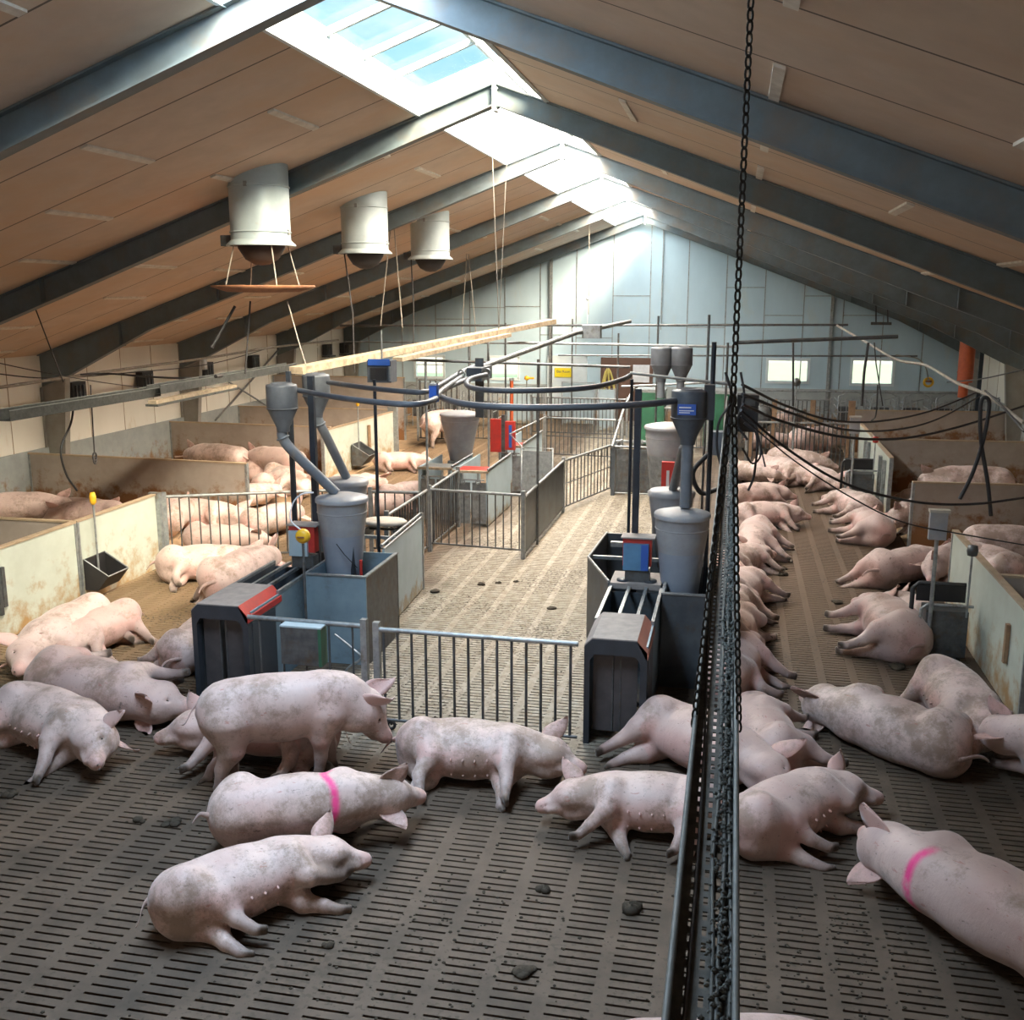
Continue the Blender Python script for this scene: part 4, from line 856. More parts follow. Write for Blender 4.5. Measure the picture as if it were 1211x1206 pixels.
# its chain: one run from the roof that forks to both sides of the tray
YC = gz(848, 862, ZT+.02).y
ch = MB()
def chain(a, b_, R=.016, r_=.0036):
    a, b_ = Vector(a), Vector(b_); d = b_-a; n = int(d.length/(R*1.9)); A = d.normalized(); s1 = A.orthogonal().normalized(); s2 = A.cross(s1)
    for i in range(n):
        c = a+d*(i+.5)/n; ax_ = s1 if i % 2 else s2
        v0 = A; u = ax_.cross(A); vs = []; K, J = 12, 5
        for q in range(K):
            an = 2*math.pi*q/K; dd = A*math.cos(an)*1.0*R*1.15+u*math.sin(an)*R*.62; nn = (A*math.cos(an)*.6+u*math.sin(an)).normalized()
            for j in range(J): b2 = 2*math.pi*j/J; vs.append(c+dd+nn*math.cos(b2)*r_+ax_*math.sin(b2)*r_)
        ch._add(vs, [(q*J+j, ((q+1) % K)*J+j, ((q+1) % K)*J+(j+1) % J, q*J+(j+1) % J) for q in range(K) for j in range(J)], 0, True)
xc = (xl_+xr_)/2; fork = (xc+.01, YC, gy(871, 455, YC).z)
chain((xc+.012, YC, zc(0)-.01), fork); chain(fork, (xc-w_/2-.006, YC, ZT+.02)); chain(fork, (xc+w_/2+.010, YC, ZT+.02))
o = ch.build('chain', 'chain'); tag(o, 'dark link chain hanging from the roof and forking to the near cable tray', 'chain')
def chain_at(px0, py0, y, px1, py1): pass
tray(gz(2, 498, 2.6), gz(182, 468, 2.6), .22, .12, 'dark perforated cable tray at the left edge above the pale pen wall', 'tray_dark', slots=False)
tray(gz(182, 466, 2.64), gz(345, 437, 2.64), .2, .12, 'lighter perforated cable tray continuing behind the dark left one', 'tray_steel', slots=False)
a, b_ = gz(180, 478, 2.55), gz(276, 458, 2.55)
root = thing('light_fitting', 'long dusty light fitting under the left cable tray', 'light fitting', a, math.atan2(-(b_-a).x, (b_-a).y)); L2 = (b_-a).length
MB().box((-.06, 0, 0), (.06, L2, .05)).build('body', 'cream', root); MB().box((-.09, -.02, -.03), (.09, L2, 0)).build('diffuser', 'tray_steel', root)
# long conduits along the left wall
def cond(px, x, r_, label, m='conduit', nm='conduit'):
    P = [gx(a, b_, x) for a, b_ in px]; o = MB().tube(bez(P, 6), r_, 6).build(nm, m); return tag(o, label, 'cable')
cond([(-20, 461), (60, 449), (150, 436), (240, 424), (320, 411), (400, 402)], -11.6, .028, 'thick dusty conduit bundle along the left wall')
cond([(-20, 440), (60, 447), (160, 440), (250, 430), (330, 408)], -11.9, .010, 'thin cable above the dusty conduit on the left wall', 'cable')
cond([(-20, 425), (40, 438), (120, 452), (200, 462)], -11.0, .008, 'thin cable sagging from the upper left edge', 'cable')
P = [gz(x, y, 2.75) for x, y in ((95, 443), (130, 442), (170, 445), (210, 447), (250, 446))]; o = MB().tube(bez(P, 6), .016, 8).build('hose', 'black'); tag(o, 'black hose running above the left cable tray', 'hose')
o = MB().tube([gz(255, 445, 2.8), gz(262, 444, 2.8)], .03, 8).build('valve', 'cable'); tag(o, 'small dark valve at the end of the black hose', 'valve')
for k, (px, py) in enumerate(((85, 461), (167, 448), (240, 436), (296, 427), (384, 413), (404, 411))):
    p = gx(px, py, WL+.05); root = thing('wall_inlet_motor', ['black cable box on the left wall nearest the left edge', 'black cable box on the left wall, second from the left edge', 'black cable box with a pale cover on the left wall, third from the left edge', 'black cable box under the hanging black pipe end, fourth from the left edge', 'black cable box on the left wall just below the left roof haunch, fifth', 'farthest black cable box on the left wall'][k], 'box', (WL+.06, p.y, p.z))
    MB().box((0, -.22, -.18), (.16, .22, .16)).build('body', 'black', root)
    for j in (-.12, 0, .12): MB().box((.16, j-.02, -.14), (.19, j+.02, .10)).build('contact', 'galv_dark', root)
    MB().box((0, -.26, -.24), (.26, .26, -.19)).build('shelf', 'galv_dark', root)
    if k == 2: MB().box((0, -.34, .0), (.22, -.2, .28)).build('cover', 'white', root)
# hanging wires on the left
def wire(pts, r_, label, m='cable', nm='hanging_wire', sm=6, cat='cable'):
    o = MB().tube(bez(pts, sm) if sm and len(pts) > 2 else pts, r_, 6).build(nm, m); return tag(o, label, cat)
p = gz(75, 452, 2.7); top = Vector((p.x-.2, p.y-1.2, 0)); tpx = gy(0, 272, p.y-.3)
wire([tpx, gy(40, 360, p.y), p], .010, 'dark wire coming down from the upper left edge to the cable tray', sm=0)
wire([gx(88, 470, LX), gx(84, 500, LX), gx(72, 530, LX), gx(78, 560, LX), gx(91, 580, LX)], .014, 'black hose hanging down to the yellow water timer on the left', 'black', 'hose')
r_ = thing('lifting_hook', 'thin cord with a round hook hanging over the left pen', 'hook', gx(112, 540, LX)); a = gx(107, 455, LX)-gx(112, 540, LX)
MB().tube([(0, 0, .06), a], .010, 6).build('cord', 'cable', r_); MB().torus((0, 0, 0), .055, .012, (1, .2, 0), 16).torus((0, 0, -.05), .045, .010, (1, .2, 0), 16).build('ring', 'cable', r_)
# ventilation shafts
def shaft(x, y, zb, R, label, plate=False):
    root = thing('ventilation_shaft', label, 'ventilation shaft', (x, y, zb))
    n = 40; b_ = MB(); vs = []
    for j in range(n):
        a = 2*math.pi*j/n; vs.append((R*math.cos(a), R*math.sin(a), 0))
    for j in range(n):
        a = 2*math.pi*j/n; xx = R*math.cos(a); vs.append((xx, R*math.sin(a), zc(x+xx)+.03-zb))
    b_._add(vs, [(j, (j+1) % n, (j+1) % n+n, j+n) for j in range(n)], 0, True); b_.build('tube', 'duct', root)
    for z in (.13, .66): MB().torus((0, 0, z), R+.004, .010, n=40).build('seam_band', 'duct', root)
    MB().box((R-.02, -.02, .1), (R+.015, .02, .16)).box((-.02, -R-.015, .64), (.02, -R+.01, .70)).build('band_clip', 'galv', root)
    MB().lathe([(R*.92, -.01), (R*1.16, -.035), (R*1.17, -.02), (R*1.0, .04)], n=40).build('collar', 'duct', root)
    MB().lathe([(R*.80, -.0), (R*.78, -.06), (R*.55, -.19), (R*.25, -.25), (0, -.26)], n=32).build('fan_bowl', 'black', root)
    MB().box((-R-.14, -.08, -.03), (-R+.02, .08, .10)).build('actuator', 'galv_dark', root)
    if plate:
        pz = -.52; MB().lathe([(R*1.75, pz+.02), (R*1.76, pz), (R*1.2, pz-.06), (0, pz-.07)], n=36).lathe([(R*1.75, pz+.02), (R*1.5, pz), (0, pz-.01)], n=36).build('deflector_plate', 'rust', root)
        for k in range(4):
            a = math.pi/4+k*math.pi/2; MB().tube([(R*.95*math.cos(a), R*.95*math.sin(a), -.02), (R*1.3*math.cos(a), R*1.3*math.sin(a), pz+.02)], .008, 6).build('suspension_wire', 'conduit', root)
    return root
def shaft_y(px, py):                               # distance at which a shaft axis meets the ceiling as in the photo
    return min(np.arange(6, 30, .05), key=lambda y: abs(gy(px, py, y).z-zc(gy(px, py, y).x)))
SY = [float(shaft_y(309, 206)), float(shaft_y(432, 236)), float(shaft_y(508, 258))]
V1 = gy(309, 288, SY[0]); V2 = gy(432, 298, SY[1]); V3 = gy(509, 305, SY[2]); print('SHAFTS', SY, V1, V2, V3)
shaft(V1.x, SY[0], V1.z, 37*SY[0]/FOC*.98, 'pale round ventilation shaft with a rusty deflector plate, nearest of three', True)
shaft(V2.x, SY[1], V2.z, 28.5*SY[1]/FOC*.98, 'pale round ventilation shaft in the middle of the three')
shaft(V3.x, SY[2], V3.z, 23.5*SY[2]/FOC*.98, 'pale round ventilation shaft farthest of the three')
root = thing('hanging_pipe_end', 'black pipe piece hanging slanted below the rusty deflector plate', 'pipe', gy(278, 362, SY[0])); a = gy(251, 410, SY[0]-.2)-gy(278, 362, SY[0]); MB().tube([(0, 0, 0), a], .018, 8).build('pipe', 'black', root); MB().tube([a*.96, a*1.02], .024, 8).build('cap', 'black', root)
wire([gy(296, 356, SY[0]), gy(293, 400, SY[0]), gy(290, 442, SY[0])], .012, 'black cord below the rusty plate on its left', sm=0)
wire([gy(340, 356, SY[0]), gy(352, 400, SY[0]), gy(362, 432, SY[0])], .008, 'pale cord below the rusty plate on its right', 'conduit', sm=0)
wire([gy(407, 298, SY[1]), gy(417, 370, SY[1]), gy(419, 440, SY[1])], .012, 'dark cord hanging from the middle ventilation shaft', sm=0)
wire([gy(486, 302, SY[2]), gy(489, 360, SY[2]), gy(489, 420, SY[2])], .012, 'dark cord hanging from the farthest ventilation shaft', sm=0)
for k, (xa, ya, xb, yb, yy) in enumerate(((462, 268, 450, 385, 17), (466, 268, 476, 388, 17.2), (552, 300, 546, 395, 21), (554, 300, 563, 395, 21.2), (697, 258, 696, 372, 28))):
    yy = shaft_y(xa, ya) if k < 4 else yy
    wire([gy(xa, ya, yy), gy(xb, yb, yy)], .010, ['pale rope slanting left behind the middle shaft', 'pale rope slanting right behind the middle shaft', 'pale rope right of the farthest shaft, left strand', 'pale rope right of the farthest shaft, right strand', 'thin wire hanging before the pale gable wall with a bulb'][k], 'conduit', sm=0)
p = gy(695, 353, 28); o = MB().lathe([(0, .05), (.04, .03), (.05, 0), (.03, -.04), (0, -.05)], tuple(p), 14).tube([p, p-Vector((0, 0, .9))], .012, 6).build('ball_float', 'white'); tag(o, 'small white ball on a rod before the pale gable wall', 'ball')
# orange exhaust pipe at the right
a, b_, c_ = gy(1145, 404, 28), gy(1144, 452, 28), gy(1140, 470, 28)
root = thing('flue_pipe', 'orange red vertical pipe near the right end of the gable', 'pipe', (a.x, 28, c_.z)); H_ = a.z-c_.z; hb = b_.z-c_.z
MB().tube([(0, 0, hb), (0, 0, H_)], .19, 20).build('upper_pipe', 'orange_pipe', root); MB().tube([(-.02, 0, 0), (-.02, 0, hb)], .12, 16).build('lower_pipe', 'orange_pipe', root)
MB().torus((0, 0, hb+.25), .195, .012, n=20).build('band', 'orange_pipe', root); MB().tube([(0, 0, H_), (0, 0, zc(a.x)-c_.z+.02)], .17, 16).build('roof_sleeve', 'duct', root)
p = gy(1160, 430, 29); o = MB().box((-.05, -.05, 0), (.05, .05, zc(p.x)-.1)).build('support_post', 'post', None, (p.x, 29, 0)); tag(o, 'dark post right beside the orange pipe', 'post')
o = MB().box((0, 0, 0), (.25, .1, .12)).build('alarm_lamp', 'red', None, gx(1172, 415, WR-.3)); tag(o, 'small red lamp on the right wall near the roof', 'lamp')
p = gy(1098, 452, 30); r_ = thing('cable_reel', 'small yellow brown reel on a cable at the right', 'reel', p); MB().torus((0, 0, 0), .11, .035, (0, 1, 0), 16).build('ring', 'yellow', r_); MB().tube([(0, 0, 0), (0, 0, .05)], .09, 12).build('hub', 'rust', r_)
p = gy(942, 452, 24); r_ = thing('ball_valve', 'dark ball on a vertical rod before the right gable window', 'valve', p); MB().lathe([(0, .10), (.07, .07), (.10, 0), (.07, -.07), (0, -.10)], n=14).build('ball', 'galv_dark', r_); MB().tube([(0, 0, -.1), (0, 0, -p.z)], .02, 8).build('rod', 'galv', r_)
# cables on the right
R_ = lambda L_, y: [gy(a, b_, y) for a, b_ in L_]
def lerp_path(px, ya, yb):
    n = len(px)-1; return [gy(a, b_, ya+(yb-ya)*i/n) for i, (a, b_) in enumerate(px)]
wire(lerp_path([(878, 455), (930, 480), (985, 497), (1040, 498), (1100, 486), (1160, 462)], 9, 20), .014, 'upper of the dark cables sagging across the right lane')
wire(lerp_path([(878, 466), (940, 490), (1000, 508), (1060, 508), (1110, 495), (1160, 468)], 9, 20), .014, 'middle dark cable sagging across the right lane')
wire(lerp_path([(878, 478), (930, 500), (1000, 517), (1070, 518), (1140, 503), (1211, 480)], 9, 14), .014, 'lower dark cable sagging across the right lane')
wire(lerp_path([(876, 485), (930, 530), (1000, 572), (1080, 593), (1150, 596), (1215, 588)], 8, 11), .012, 'long dark cable dropping low past the right pens')
wire(lerp_path([(876, 492), (940, 545), (1010, 590), (1070, 618), (1140, 632), (1215, 645)], 8, 9.5), .006, 'thin wire dropping low past the right pens')
wire(lerp_path([(1135, 590), (1150, 560), (1163, 520), (1170, 480), (1166, 470), (1160, 478), (1160, 520), (1168, 570), (1172, 610)], 11, 11), .020, 'thick black cable loop hanging over the right pen', 'black')
wire(lerp_path([(990, 385), (1025, 405), (1060, 425), (1095, 432), (1130, 452), (1165, 466), (1211, 500)], 20, 12), .022, 'pale dusty cable bundle sloping down to the right edge', 'conduit')
wire(lerp_path([(1060, 420), (1085, 424), (1095, 435), (1098, 448)], 20, 30), .014, 'short cable leading to the yellow brown reel', 'conduit')
wire(lerp_path([(1165, 462), (1185, 480), (1211, 510)], 12, 10), .012, 'dark cable at the right edge below the pale bundle')
wire(lerp_path([(1120, 452), (1160, 448), (1211, 437)], 20, 14), .010, 'thin cable rising to the right edge')
wire([gy(1027, 405, 18), gy(1022, 440, 18), gy(1019, 480, 18)], .022, 'dark vertical hose before the rightmost gable window', sm=0)
wire([gy(1034, 405, 18), gy(1036, 430, 18), gy(1044, 480, 18)], .010, 'thin wire before the rightmost gable window', sm=0)
wire([gy(938, 405, 19), gy(938, 480, 19)], .018, 'dark rod hanging before the right gable window', sm=0)
wire([gy(1038, 455, 19), gy(1036, 490, 19), gy(1030, 498, 19)], .012, 'thin hose with a red end over the far right pen')
# cables drooping from the end of the near tray
for k, (L_, r_, lb) in enumerate((([(876, 440), (880, 470), (872, 500), (884, 520)], .012, 'short dark cable twisting round the chain fork'), ([(878, 530), (890, 548), (900, 535), (893, 500)], .010, 'black cable loop beside the tray end'), ([(880, 500), (895, 515), (892, 560), (885, 580)], .012, 'black cable hanging down past the pigs beside the tray'), ([(895, 505), (900, 530), (905, 552)], .008, 'thin black cable end beside the tray'), ([(862, 480), (850, 500), (848, 530), (855, 560)], .012, 'dark cable coil left of the tray'), ([(858, 440), (866, 470), (862, 500), (858, 540), (850, 575)], .014, 'dusty cable beside the tray on its left'))):
    wire(R_(L_, 10.5), r_, lb, 'cable')
root = thing('cable_drop_box', 'dark box hanging right of the cable tray by the pigs', 'box', gy(884, 490, 12)); MB().box((-.12, 0, -.2), (.12, .2, .22)).build('body', 'black', root); MB().box((-.08, -.02, .1), (.08, 0, .18)).build('lid', 'galv_dark', root)
root = thing('station_motor', 'grey motor housing left of the tray beside the right hoppers', 'motor', gy(851, 525, 12.5)); MB().box((-.1, 0, -.14), (.12, .2, .14)).build('body', 'pvc_mid', root); MB().tube(bez([(-.1, .05, -.1), (-.3, .0, -.35), (-.2, 0, -.6), (.0, 0, -.55)], 6), .03, 8).build('hose', 'black', root)
for k, (px, lb) in enumerate(((1036, 'left cord of the small hanging bracket high on the gable'), (1050, 'right cord of the small hanging bracket high on the gable'))):
    a, b_ = gy(px, 352, 31), gy(px, 383, 31); wire([Vector((a.x, 31, zc(a.x))), b_], .018, lb, 'cable', 'hanging_rod', 0)
a, b_ = gy(1030, 382, 31), gy(1054, 385, 31); o = MB().box((0, -.04, -.05), (b_.x-a.x, .04, .03)).build('hanging_bracket', 'galv_dark', None, a); tag(o, 'small dark bracket hanging by cords high before the gable', 'bracket')
# sign and hose on the gable
p = gy(656, 435, YF-.1); q = gy(676, 446, YF-.1); root = thing('warning_sign', 'small yellow sign on the white door in the gable', 'sign', ((p.x+q.x)/2, YF-.1, (p.z+q.z)/2))
MB().box((-(q.x-p.x)/2, 0, -(p.z-q.z)/2), ((q.x-p.x)/2, .015, (p.z-q.z)/2)).build('plate', 'sign_yellow', root); text_mesh('sign_text', 'Gas Raum', .11, 'ink', root, Matrix.Translation((0, -.004, .03)) @ Matrix.Rotation(math.pi/2, 4, 'X'), .001)
root = thing('hose_loop', 'yellow hose looped on a hook on the gable wall', 'hose', gy(719, 436, YF-.12)); MB().tube(bez([(-.22, 0, -1.05), (-.16, 0, -.45), (0, -.02, 0), (.18, 0, -.45), (.24, 0, -1.05)], 8), .035, 8).tube(bez([(-.12, -.05, -1.0), (-.08, -.05, -.4), (0, -.05, -.03), (.05, -.05, -.5), (.1, -.05, -1.0)], 8), .03, 8).build('hose', 'yellow_hose', root); MB().tube([(0, .1, .02), (0, -.06, .02)], .02, 6).build('hook', 'galv', root)
for px, py, yy, lb in ((623, 447, 30, 'small yellow valve left of the gable door'),):
    p = gy(px, py, yy); r_ = thing('yellow_valve', lb, 'valve', p); MB().lathe([(0, .08), (.07, .04), (.08, -.03), (0, -.08)], n=12).build('body', 'yellow', r_); MB().tube([(0, 0, 0), (.22, 0, 0)], .03, 8).build('spout', 'yellow', r_); MB().tube([(0, 0, -.05), (0, 0, -p.z)], .02, 6).build('standpipe', 'galv', r_)
p = gy(605, 460, 27); r_ = thing('red_standpipe', 'short red standpipe below the second gable window', 'pipe', (p.x, 27, 0)); MB().tube([(0, 0, 0), (0, 0, 1.75)], .05, 8).build('pipe', 'orange_pipe', r_); MB().tube([(0, 0, 1.75), (0, 0, 1.82)], .065, 8).build('cap', 'galv', r_)
# far crates along the gable on the right and left
def crate(x, y, label, w_=.75):
    root = thing('farrowing_crate', label, 'crate', (x, y, 0)); b_ = MB()
    for z in (.35, .6, .85, 1.05): b_.tube([(0, 0, z), (0, 1.2, z)], .018, 6).tube([(w_, 0, z), (w_, 1.2, z)], .018, 6)
    b_.tube([(0, 0, 0), (0, 0, 1.2), (w_*.5, 0, 1.38), (w_, 0, 1.2), (w_, 0, 0)], .022, 6); b_.build('frame', 'galv', root)
    b2 = MB()
    for k in range(5): b2.tube([(w_*(k+.5)/5, 0, .15), (w_*(k+.5)/5, 0, 1.15)], .014, 6)
    b2.tube([(0, 0, 1.0), (w_, 0, 1.25)], .015, 6).build('door_bars', 'galv', root); MB().box((.1, 1.1, .3), (w_-.1, 1.3, .8)).build('trough', 'galv_dark', root); return root
c0 = crate(2.9, 30.2, 'galvanised crate at the far right behind the cross board, leftmost of the right row')
for k in range(1, 5): copy_tree(c0, None, (2.9+.86*k, 30.2, 0), label=['', 'galvanised crate at the far right, second from the left in the row', 'galvanised crate at the far right, middle of the row', 'galvanised crate at the far right, second from the right in the row', 'galvanised crate at the far right, rightmost of the row'][k])
c1 = crate(-10.8, 29.5, 'galvanised crate at the far left, leftmost of the left row', .9)
for k in range(1, 4): copy_tree(c1, None, (-10.8+1.0*k, 29.5, 0), label=['', 'galvanised crate at the far left, second in the row', 'galvanised crate at the far left, third in the row', 'galvanised crate at the far left, rightmost of the row'][k])
for k, (px, w_) in enumerate(((887, .06), (914, .06), (958, .06), (1003, .08))):
    p = gy(px, 500, 27); o = MB().box((-w_, -.03, 0), (w_, .03, 1.45)).build('wooden_post', 'wood', None, (p.x, 26.4, 0)); tag(o, ['worn wooden post at the far end of the right lane, leftmost', 'worn wooden post at the far end of the right lane, second from left', 'worn wooden post at the far end of the right lane, third from left', 'worn wooden post at the far end of the right lane beside the pen wall'][k], 'post')
p = gy(900, 498, 25.2); r_ = thing('grey_seat_box', 'small rounded grey box on the far gate of the right lane', 'box', (p.x, 25.0, .9)); MB().lathe([(0, .55), (.2, .5), (.24, .35), (.22, .08), (.1, 0), (0, 0)], n=16, sx=1, sy=.5).build('body', 'galv_dark', r_); MB().box((-.1, -.05, -.15), (.1, .05, 0)).build('bracket', 'wood', r_); MB().tube([(0, 0, -.9), (0, 0, -.1)], .025, 6).build('post', 'galv', r_)
# ---------------------------------------------------------------- pigs
def surface_nets(f, org, h):
    ins = f < 0
    nx, ny, nz = f.shape
    acc = np.zeros((nx-1, ny-1, nz-1, 3)); cnt = np.zeros((nx-1, ny-1, nz-1))
    corners = [(i, j, k) for i in (0, 1) for j in (0, 1) for k in (0, 1)]
    sl = lambda c: (slice(c[0], nx-1+c[0]), slice(c[1], ny-1+c[1]), slice(c[2], nz-1+c[2]))
    for a in corners:
        for ax in range(3):
            if a[ax]: continue
            b = list(a); b[ax] = 1; b = tuple(b)
            fa = f[sl(a)]; fb = f[sl(b)]; m = ins[sl(a)] != ins[sl(b)]
            t = np.where(m, fa/np.where(m, fa-fb, 1), 0)
            for d in range(3):
                acc[..., d] += np.where(m, a[d]+(t if d == ax else 0), 0)
            cnt += m
    act = cnt > 0
    idx = -np.ones(act.shape, int); n = act.sum(); idx[act] = np.arange(n)
    base = np.argwhere(act)
    v = (base+acc[act]/cnt[act][:, None])*h+np.array(org)
    quads = []
    for ax in range(3):
        o1, o2 = [(1, 2), (2, 0), (0, 1)][ax]
        lo = [slice(None)]*3; hi = [slice(None)]*3
        lo[ax] = slice(0, -1); hi[ax] = slice(1, None)
        m = ins[tuple(lo)] != ins[tuple(hi)]
        p = np.argwhere(m)
        p = p[(p[:, o1] > 0) & (p[:, o2] > 0) & (p[:, o1] < f.shape[o1]-1) & (p[:, o2] < f.shape[o2]-1)]
        e1 = np.zeros(3, int); e1[o1] = 1; e2 = np.zeros(3, int); e2[o2] = 1
        g = lambda q: idx[q[:, 0], q[:, 1], q[:, 2]]
        q = np.stack([g(p-e1-e2), g(p-e2), g(p), g(p-e1)], 1)
        fl = ~ins[p[:, 0], p[:, 1], p[:, 2]]
        q[fl] = q[fl][:, ::-1]
        quads.append(q)
    return v, np.concatenate(quads)

def smin(a, b, k):
    h = np.maximum(k-np.abs(a-b), 0)/k
    return np.minimum(a, b)-h*h*k*.25

def cone_sdf(P, a, b, ra, rb):
    a = np.array(a, float); b = np.array(b, float); ab = b-a
    t = np.clip(((P-a)@ab)/(ab@ab), 0, 1)
    return np.linalg.norm(P-a-t[..., None]*ab, axis=-1)-(ra+(rb-ra)*t)

def ell_sdf(P, c, r):
    q = (P-np.array(c))/np.array(r); k = np.linalg.norm(q, axis=-1)
    return (k-1)*min(r)

PROF = np.array([[-.02, .0, .0, .0], [.0, .085, .06, .06], [.05, .15, .13, .115], [.13, .205, .185, .168], [.25, .238, .215, .198], [.4, .25, .248, .215], [.55, .252, .280, .235],
                 [.72, .245, .292, .236], [.86, .238, .268, .214], [1.0, .236, .235, .196], [1.1, .222, .195, .178], [1.2, .185, .155, .155], [1.28, .15, .13, .13], [1.36, .08, .07, .07], [1.40, 0, 0, 0]])

def rot(p, c, pitch, yaw):
    p = np.array(p, float)-c
    cp, sp = math.cos(pitch), math.sin(pitch)
    p = np.array([p[0]*cp-p[2]*sp, p[1], p[0]*sp+p[2]*cp])
    cy, sy = math.cos(yaw), math.sin(yaw)
    return np.array([p[0]*cy-p[1]*sy, p[0]*sy+p[1]*cy, p[2]])+c

def pig_mesh(name, roll=80, side=1, fl=(10, 25), fu=(25, -10), hl=(-15, 30), hu=(5, 20), head=(-12, -6), bend=0., fat=1.05, h=.018, stand=False,
             teats=False, sink=.015, ear_up=1., spray=None, tail=0, dirty=.3):
    """Canonical frame: x runs from rump to snout, z is the back, y the left side. fl, fu, hl, hu = (swing, bend) in degrees of the
    lower / upper front and hind legs. roll turns the animal onto its right side; side=-1 mirrors it."""
    rng = np.random.RandomState(abs(hash(name)) % 1000 if False else sum(map(ord, name)) % 1000)
    h0 = h
    lo = np.array([-.42, -.40, -.95]); hi = np.array([1.95, .40, .52])
    n = np.ceil((hi-lo)/h).astype(int)
    ax = [lo[i]+h*np.arange(n[i]) for i in range(3)]
    G = np.stack(np.meshgrid(*ax, indexing='ij'), -1)
    X = G[..., 0]; yb = bend*((X-.6)**2-.2); Yc = G[..., 1]-yb; Zc = G[..., 2]
    up = np.interp(X, PROF[:, 0], PROF[:, 1])*fat; dn = np.interp(X, PROF[:, 0], PROF[:, 2])*fat; w = np.interp(X, PROF[:, 0], PROF[:, 3])*fat
    b = np.maximum(np.where(Zc > 0, up, dn), 1e-3); w = np.maximum(w, 1e-3)
    rr = (np.abs(Yc/w)**2.25+np.abs(Zc/b)**2.25)**(1/2.25)
    f = (rr-1)*np.minimum(b, w)
    f = np.where((X < -.02) | (X > 1.40), np.maximum(f, np.maximum(-.02-X, X-1.40)+.01), f)
    B = lambda p: (p[0], p[1]+bend*((p[0]-.6)**2-.2), p[2])
    for s in (-1, 1):                                  # hams, shoulders, belly
        f = smin(f, ell_sdf(G, B((.20, s*.085, -.03)), (.20, .135*fat, .215)), .06)
        f = smin(f, ell_sdf(G, B((1.0, s*.085, -.03)), (.17, .12*fat, .225)), .06)
    # udder line
    f = smin(f, ell_sdf(G, B((.55, 0, -.17*fat)), (.38, .13, .12)), .06)
    c = np.array(B((1.2, 0, 0.0))); hp, hy = math.radians(head[0]), math.radians(head[1])
    HS = 1.12
    R = lambda p: c+HS*(rot((p[0], p[1]+c[1], p[2]), c, hp, hy)-c)
    hd = cone_sdf(G, R((1.16, 0, .0)), R((1.37, 0, .03)), .165, .148)
    hd = smin(hd, cone_sdf(G, R((1.37, 0, .02)), R((1.565, 0, -.05)), .145, .080), .07)
    for s in (-1, 1):
        hd = smin(hd, ell_sdf(G, R((1.36, s*.06, -.06)), (.15, .095, .115)), .05)      # jowls
        hd = smin(hd, cone_sdf(G, R((1.40, s*.055, .095)), R((1.47, s*.05, .07)), .045, .034), .03)   # brow
        hd = np.maximum(hd, -(np.linalg.norm(G-R((1.475, s*.089, .045)), axis=-1)-.018))            # eye socket
    hd = smin(hd, cone_sdf(G, R((1.565, 0, -.05)), R((1.615, 0, -.055)), .068, .066), .02)
    hd = np.maximum(hd, -(cone_sdf(G, R((1.58, -.06, -.10)), R((1.58, .06, -.10)), .009, .009)))  # mouth line
    hd = smin(hd, cone_sdf(G, R((1.47, 0, -.095)), R((1.55, 0, -.115)), .056, .032), .02)            # lower jaw
    f = smin(f, hd, .09)
    feet = []
    res = f
    def leg(front, s, sw, bd):
        sw, bd = math.radians(sw), math.radians(bd)
        d = lambda a: np.array([math.sin(a), 0, -math.cos(a)])
        y = .125*s*fat
        if front:
            p0 = np.array([1.02, y, -.08]); L = (.21, .165, .125); r = (.125, .082, .054, .042)
            a1 = sw-math.radians(10); a2 = a1+bd*.0+math.radians(8)-(-bd if bd < 0 else 0); a2 = sw+bd; a3 = a2-math.radians(6)
        else:
            p0 = np.array([.24, y, -.06]); L = (.23, .19, .155); r = (.175, .110, .058, .045)
            a1 = sw+math.radians(18); a2 = sw-bd; a3 = sw+math.radians(8)-bd*.25
        p1 = p0+d(a1)*L[0]; p2 = p1+d(a2)*L[1]; p3 = p2+d(a3)*L[2]
        if stand:
            yy = (y, y*1.02, y*.9, y*.9)
        elif s > 0: yy = (y, y*.55, y*.1-.03, -.06)
        else: yy = (y, y*1.1, y*1.2-.0, -.165)
        P = [B((q[0], yy[i], q[2])) for i, q in enumerate((p0, p1, p2, p3))]
        g = cone_sdf(G, P[0], P[1], r[0], r[1])
        g = smin(g, cone_sdf(G, P[1], P[2], r[1]*.95, r[2]), .03)
        g = smin(g, cone_sdf(G, P[2], P[3], r[2], r[3]), .02)
        q3 = np.array(P[3]); dd = d(a3+math.radians(18 if front else 22))
        lat = np.array([0, 1, 0]) if stand else np.array([0, .7, 0])+.5*np.array([-dd[2]*-1, 0, dd[0]])*0
        for t in (-1, 1):
            g = smin(g, cone_sdf(G, q3+np.array([0, .014*t, 0]), q3+dd*.075+np.array([0, .019*t, 0]), .030, .024), .008)
        g = smin(g, cone_sdf(G, q3-d(a3)*.02, q3-d(a3+1.2)*-.0+np.array([-.045, 0, -.0]), .02, .013), .015)   # dew claw
        feet.append((q3, q3+dd*.07, np.array(P[2])))
        return g
    for s, F_, H_ in ((-1, fl, hl), (1, fu, hu)):
        for fr, A_ in ((True, F_), (False, H_)):
            res = np.minimum(res, smin(f, leg(fr, s, *A_), .065))
    v, q = surface_nets(res, lo, h)
    col = np.zeros((len(v), 4)); col[:, 3] = 1
    for a, b2, kn in feet:
        dd = np.linalg.norm(v-b2, axis=1); col[:, 0] = np.maximum(col[:, 0], np.clip(1.7-dd/.06, 0, 1))
        dk = np.linalg.norm(v-a, axis=1); col[:, 0] = np.maximum(col[:, 0], .55*np.clip(1.3-dk/.15, 0, 1))
